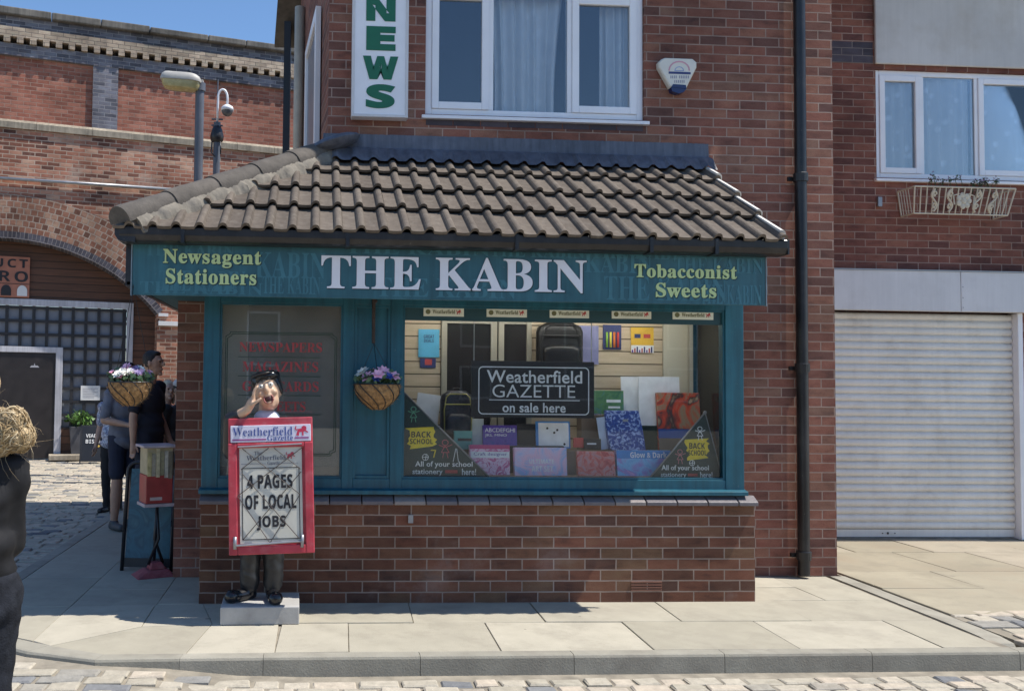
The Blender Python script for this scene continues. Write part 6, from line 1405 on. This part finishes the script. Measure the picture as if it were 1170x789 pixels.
y4 = 3.4; figure('person', 'person in a white cap and dark grey top next to the brick corner', 1.56, (on_y(204, 500, y4).x, y4, -.02), R(50), skn2, dh, {'top': (tee('charcoal_top', (.045, .045, .048)), .8, .9), 'legs': (tee('light_jeans', (.25, .30, .40)), 2)}, {-1: rel(-1), 1: rel(1)}, cap=tee('white_cap', (.62, .62, .62)))
y5 = p.y+1.6; figure('person', 'person in a blue and white patterned top mostly hidden behind the grey t-shirt', 1.55, (on_y(129, 500, y5).x, y5, -.03), R(-20), skn, dh, {'top': (blotch('patterned_top', [(.03, .04, .10), (.45, .48, .55), (.05, .06, .14), (.4, .42, .5)], 14), .8, .85), 'legs': (tee('black_trousers', (.02, .02, .022)), 2)}, {-1: rel(-1), 1: rel(1)})
# woman in the foreground, back turned
wy = -3.37; wx = on_y(-41, 600, wy).x
bl_ = plain('blonde_hair', (.52, .38, .20), .55, .4, 130, .6, 200)
wm = figure('person', 'person with a messy blonde bun, black jacket and charcoal jeans at the left edge', 1.62, (wx, wy, zroad(wx, wy)), R(180), skn2, bl_, {'top': (plain('black_jacket', (.013, .013, .0145), .75, .45, 7, 1.0, 11, spec=.25), 1.9, .96), 'legs': (plain('charcoal_denim', (.019, .021, .027), .95, .4, 26, .6, 160, spec=.15), 2, 1.22)},
   {-1: ((-.150, .0, 1.375), (-.125, -.07, 1.12), (-.06, -.28, 1.10)), 1: ((.150, .0, 1.375), (.125, -.07, 1.12), (.06, -.28, 1.10))}, headrot=R(62), hair='short', build=.98)
bn = on_y(10, 492, wy-.02); O = Vector((-(bn.x-wx), -(bn.y-wy), bn.z-zroad(wx, wy)))
rv = random.Random(41); lobes = [(Vector((0, 0, 0)), .066), (Vector((.030, .012, .026)), .046), (Vector((-.034, .01, -.018)), .048), (Vector((.022, .02, -.034)), .042), (Vector((-.02, .02, .034)), .042)]
b = MB()
for c_, r_ in lobes: b.ell(O+c_, (r_, r_*.95, r_*.92), 14, 10)
b.cap(O+Vector((.10, -.01, -.01)), O+Vector((.03, 0, 0)), .06, .05)
blob(b, 'bun', bl_, wm, .006, 3)
hairt = toned('blonde_locks', [(0, (.30, .20, .10)), (.35, (.46, .33, .17)), (.7, (.60, .46, .27)), (1, (.74, .61, .40))], .42, 60, .3, .1)
b, b2 = MB(), MB()
for k in range(1500):   # wound locks over the knot
    c_, r_ = lobes[rv.choice((0, 0, 0, 1, 2, 3, 4))]; a = rv.uniform(0, 6.28); e = math.asin(rv.uniform(-1, 1)); d = Vector((math.cos(a)*math.cos(e), math.sin(a)*math.cos(e), math.sin(e)))
    ax = (Vector((.2, 1, .25))+Vector((rv.gauss(0, .45), 0, rv.gauss(0, .45)))).normalized(); tg = ax.cross(d)
    if tg.length < .25: continue
    tg.normalize(); L_ = rv.uniform(.03, .08); rr = r_+rv.uniform(-.001, .005); q0 = rv.choice((.0032, .0016, .0009, .0009)); b.tone = max(0, min(1, rv.gauss(.55, .28)))
    pts = [O+c_+(d+tg*q*L_/rr*.6+ax*.12*math.sin(q*2+k)).normalized()*(rr*(1+.03*math.sin(q*4+k))) for q in (-1, -.5, 0, .5, 1)]
    b.tube(pts, q0, 4, q0*.3)
for k in range(66):   # flyaway wisps
    a = rv.uniform(0, 6.28); d = Vector((math.cos(a)*.95, rv.uniform(-.2, .8), math.sin(a))).normalized(); tg = d.cross(Vector((0, 1, 0))).normalized()*rv.choice((-1, 1)); L_ = rv.choice((.02, .03, .035, .045, .075))*rv.uniform(.7, 1.2); p0 = O+d*.062; b2.tone = rv.uniform(.5, 1)
    if k % 3 == 0: p0 = O+Vector((rv.uniform(-.03, .06), .0, -.055)); d = Vector((rv.uniform(-.5, .4), 0, -1)).normalized(); tg = Vector((rv.uniform(-1, 1), 0, .2)).normalized()
    b2.tube([p0, p0+d*L_*.4+tg*L_*.15, p0+d*L_*.75+tg*L_*.4, p0+d*L_*.95+tg*L_*.75+Vector((0, 0, -.15*L_))], .0006, 3, .00012)
b.build('wound_locks', hairt, wm, local=True, smooth=True); b2.build('loose_strands', hairt, wm, local=True)
kk = 1.58/1.75
for sx in (-1, 1):      # back pockets
    b = MB(); pts_ = []
    for (du, dz) in ((-.062, .06), (.062, .06), (.058, -.05), (0, -.075), (-.058, -.05)):
        x = (sx*.082+du)*kk; z = (.925+dz)*kk; pts_.append((x, (.012+.128*1.0+.012+.010)*kk*math.sqrt(max(.05, 1-(x/(.235*kk))**2))-.008, z))
    b.hull([(p[0], p[1]-.03, p[2]) for p in pts_], pts_); b.build('back_pocket', plain('pocket_denim', (.024, .026, .033), .95, .35, 30, .5, 160), wm, local=True, bevel=.004)
b = MB(); zj = .965*1.62/1.75
b.loft([[(.166*1.62/1.75*1.03*math.cos(a), .012+.128*1.62/1.75*1.03*math.sin(a), zz) for a in [2*math.pi*i/32 for i in range(32)]] for zz in (zj-.055, zj-.015)]); b.build('waistband', plain('denim_waistband', (.040, .043, .052), .85, .3, 30, .4, 160), wm, smooth=True, local=True)

# ------------------------------------------------------------------ stands beside the shop
pA, pB = on_z(146, 645, 0), on_z(199, 652, 0); ay = (pA.y+pB.y)/2; aw = pB.x-pA.x; ah = (648-531)/1020*(ay+CD)
ab2 = thing('pavement_sign', 'black framed pavement sign with a rounded top and blue poster beside the brick corner', 'pavement sign', ((pA.x+pB.x)/2, ay, 0), R(-6)); OFF[ab2] = Vector((0, 0, 0))
b = MB(); hw = aw/2*.96; rr_ = .07
def hoop(y0, y1):
    P = [(-hw, 0), (-hw, ah-rr_)]+[(-hw+rr_-rr_*math.cos(a), ah-rr_+rr_*math.sin(a)) for a in [math.pi/2*k/5 for k in range(1, 6)]]+[(hw-rr_+rr_*math.sin(a), ah-rr_+rr_*math.cos(a)) for a in [math.pi/2*k/5 for k in range(0, 5)]]+[(hw, ah-rr_), (hw, 0)]
    return [(x, y0+(y1-y0)*z/ah, z) for x, z in P]
b.tube(hoop(-.12, 0), .016, 8); b.tube(hoop(.30, .04), .016, 8); b.build('frame', M['black'], ab2, smooth=True, local=True)
b = MB(); b.hull([(-hw+.02, -.105, .10), (hw-.02, -.105, .10), (hw-.02, -.095, .10), (-hw+.02, -.095, .10)], [(-hw+.03, -.008, ah-.05), (hw-.03, -.008, ah-.05), (hw-.03, .002, ah-.05), (-hw+.03, .002, ah-.05)]); b.build('poster', blotch('blue_poster', [(.015, .05, .075), (.03, .11, .15), (.02, .07, .10), (.05, .13, .16)], 4), ab2, local=True)
b = MB(); b.hull([(-hw+.01, -.118, .03), (hw-.01, -.118, .03), (hw-.01, -.09, .03), (-hw+.01, -.09, .03)], [(-hw+.01, -.108, .10), (hw-.01, -.108, .10), (hw-.01, -.09, .10), (-hw+.01, -.09, .10)]); b.build('base_panel', M['black'], ab2, local=True)
cB0 = on_z(176, 657, 0); nsd = thing('leaflet_stand', 'thin black stand with a cream and red box and a worn red foot', 'stand', (cB0.x, cB0.y, 0), R(25)); OFF[nsd] = Vector((0, 0, 0)); sc_ = (cB0.y+CD)/1020
redf = plain('worn_red_foot', (.30, .07, .08), .7, .3, 12, .3, dirt=((.35, .2, .18), 12, .5))
b = MB(); b.hull([(-.16, -.12, 0), (.14, -.12, 0), (.14, .12, 0), (-.16, .12, 0)], [(-.07, -.08, .055), (.10, -.08, .055), (.10, .08, .055), (-.07, .08, .055)]); b.hull([(-.05, -.06, .0552), (.08, -.06, .0552), (.08, .06, .0552), (-.05, .06, .0552)], [(-.03, -.04, .11), (.05, -.04, .11), (.05, .04, .11), (-.03, .04, .11)]); b.build('foot', redf, nsd, local=True, bevel=.01)
zb1 = (657-576)*sc_; zm = (657-544)*sc_; zt1 = (657-514)*sc_
b = MB(); b.tube([(-.05, 0, .09), (.03, 0, zb1*.5), (.015, .02, zb1)], .012, 8); b.tube([(.07, 0, .09), (.0, .01, zb1*.5), (.03, .03, zb1+.02)], .012, 8); b.tube([(.01, .05, .08), (.02, .02, zb1)], .012, 8); b.build('leg', M['black'], nsd, smooth=True, local=True)
bwid = .105
b = MB(); b.box(-bwid, bwid, -bwid, bwid, zb1+.004, zm); b.build('red_box', plain('red_box_paint', (.36, .05, .045), .45, .25, 8, .1), nsd, local=True, bevel=.006)
b = MB(); b.box(-bwid+.002, bwid-.002, -bwid+.002, bwid-.002, zm+.001, zt1); b.build('cream_box', plain('cream_box_card', (.42, .36, .22), .5, .25, 10, .1), nsd, local=True, bevel=.006)
rq = random.Random(5)
for k in range(6):
    x0 = -bwid+.008+k*.033; zt_ = zt1-rq.uniform(.004, .05); MB().box(x0, x0+.029, -bwid-.008, -bwid+.001, zm-.02+rq.uniform(-.01, .02), zt_).build('leaflet', plain('leaflet_card', ((.50, .42, .20), (.36, .32, .24), (.55, .48, .30), (.30, .27, .16), (.48, .44, .36), (.20, .17, .12))[k], .5, .3, 25, 0), nsd, local=True)
    MB().box(bwid-.001, bwid+.008, x0, x0+.029, zm-.02+rq.uniform(-.01, .02), zt_).build('leaflet', plain('shaded_leaflet_card', ((.10, .08, .05), (.18, .15, .10), (.06, .05, .05))[k % 3], .5, .3, 25, 0), nsd, local=True)  # right-hand leaflets: the shaded side put into darker card colours
b = MB(); b.box(-bwid*.7, bwid*.2, -bwid-.002, -bwid+.001, zb1+.03, zb1+.055); b.build('pale_print', plain('pale_print', (.50, .40, .38), .5), nsd, local=True)
b = MB(); b.box(-bwid-.03, bwid+.03, -bwid-.03, bwid+.03, zt1+.001, zt1+.02); b.build('lid', plain('pale_lid', (.42, .36, .40), .5, .3, 12, .1), nsd, local=True, bevel=.004)
b = MB(); b.box(-bwid-.012, bwid+.012, -bwid-.012, bwid+.012, zb1-.02, zb1+.003); b.build('tray', plain('pale_tray', (.45, .38, .40), .5), nsd, local=True)

# ------------------------------------------------------------------ terrace across the street (seen mirrored in the panes)
op = thing('terraced_houses', 'plain brick terrace with slate roof standing across the street', 'building', (0, -27, 0))
ob = brick('terrace_brick', [(0, (.10, .05, .04)), (.5, (.17, .075, .055)), (1, (.21, .11, .08))], (.33, .27, .22))
b = MB(); b.box(-16, 18, -28.0, -27.0, -.2, 4.6); b.build('wall', ob, op)
b = MB(); b.hull([(-26.3, -26.6, 4.55), (18.3, -26.6, 4.55), (18.3, -30.0, 6.4), (-26.3, -30.0, 6.4)], [(-26.3, -26.6, 4.65), (18.3, -26.6, 4.65), (18.3, -30.0, 6.5), (-26.3, -30.0, 6.5)]); b.build('roof', plain('slate_roof', (.10, .10, .12), .6, .25, 6, .2), op)
for k in range(8):
    x = -14.5+4*k; b = MB(); b.box(x, x+1.2, -27.0, -26.96, 2.9, 4.1); b.box(x, x+1.2, -27.0, -26.96, .9, 2.2); o = b.build('window', M['upvc'], op)
    b = MB(); b.box(x+.08, x+1.12, -26.958, -26.95, 2.98, 4.02); b.box(x+.08, x+1.12, -26.958, -26.95, .98, 2.12); b.build('pane', M['dark'], o)
    b = MB(); b.box(x+1.9, x+2.8, -27.0, -26.95, 0, 2.1); b.build('door', M['door_dark'], op)
for k in range(4): b = MB(); b.box(-12.4+8*k, -11.6+8*k, -30.5, -29.7, 6.0, 7.5); b.build('chimney', ob, op)
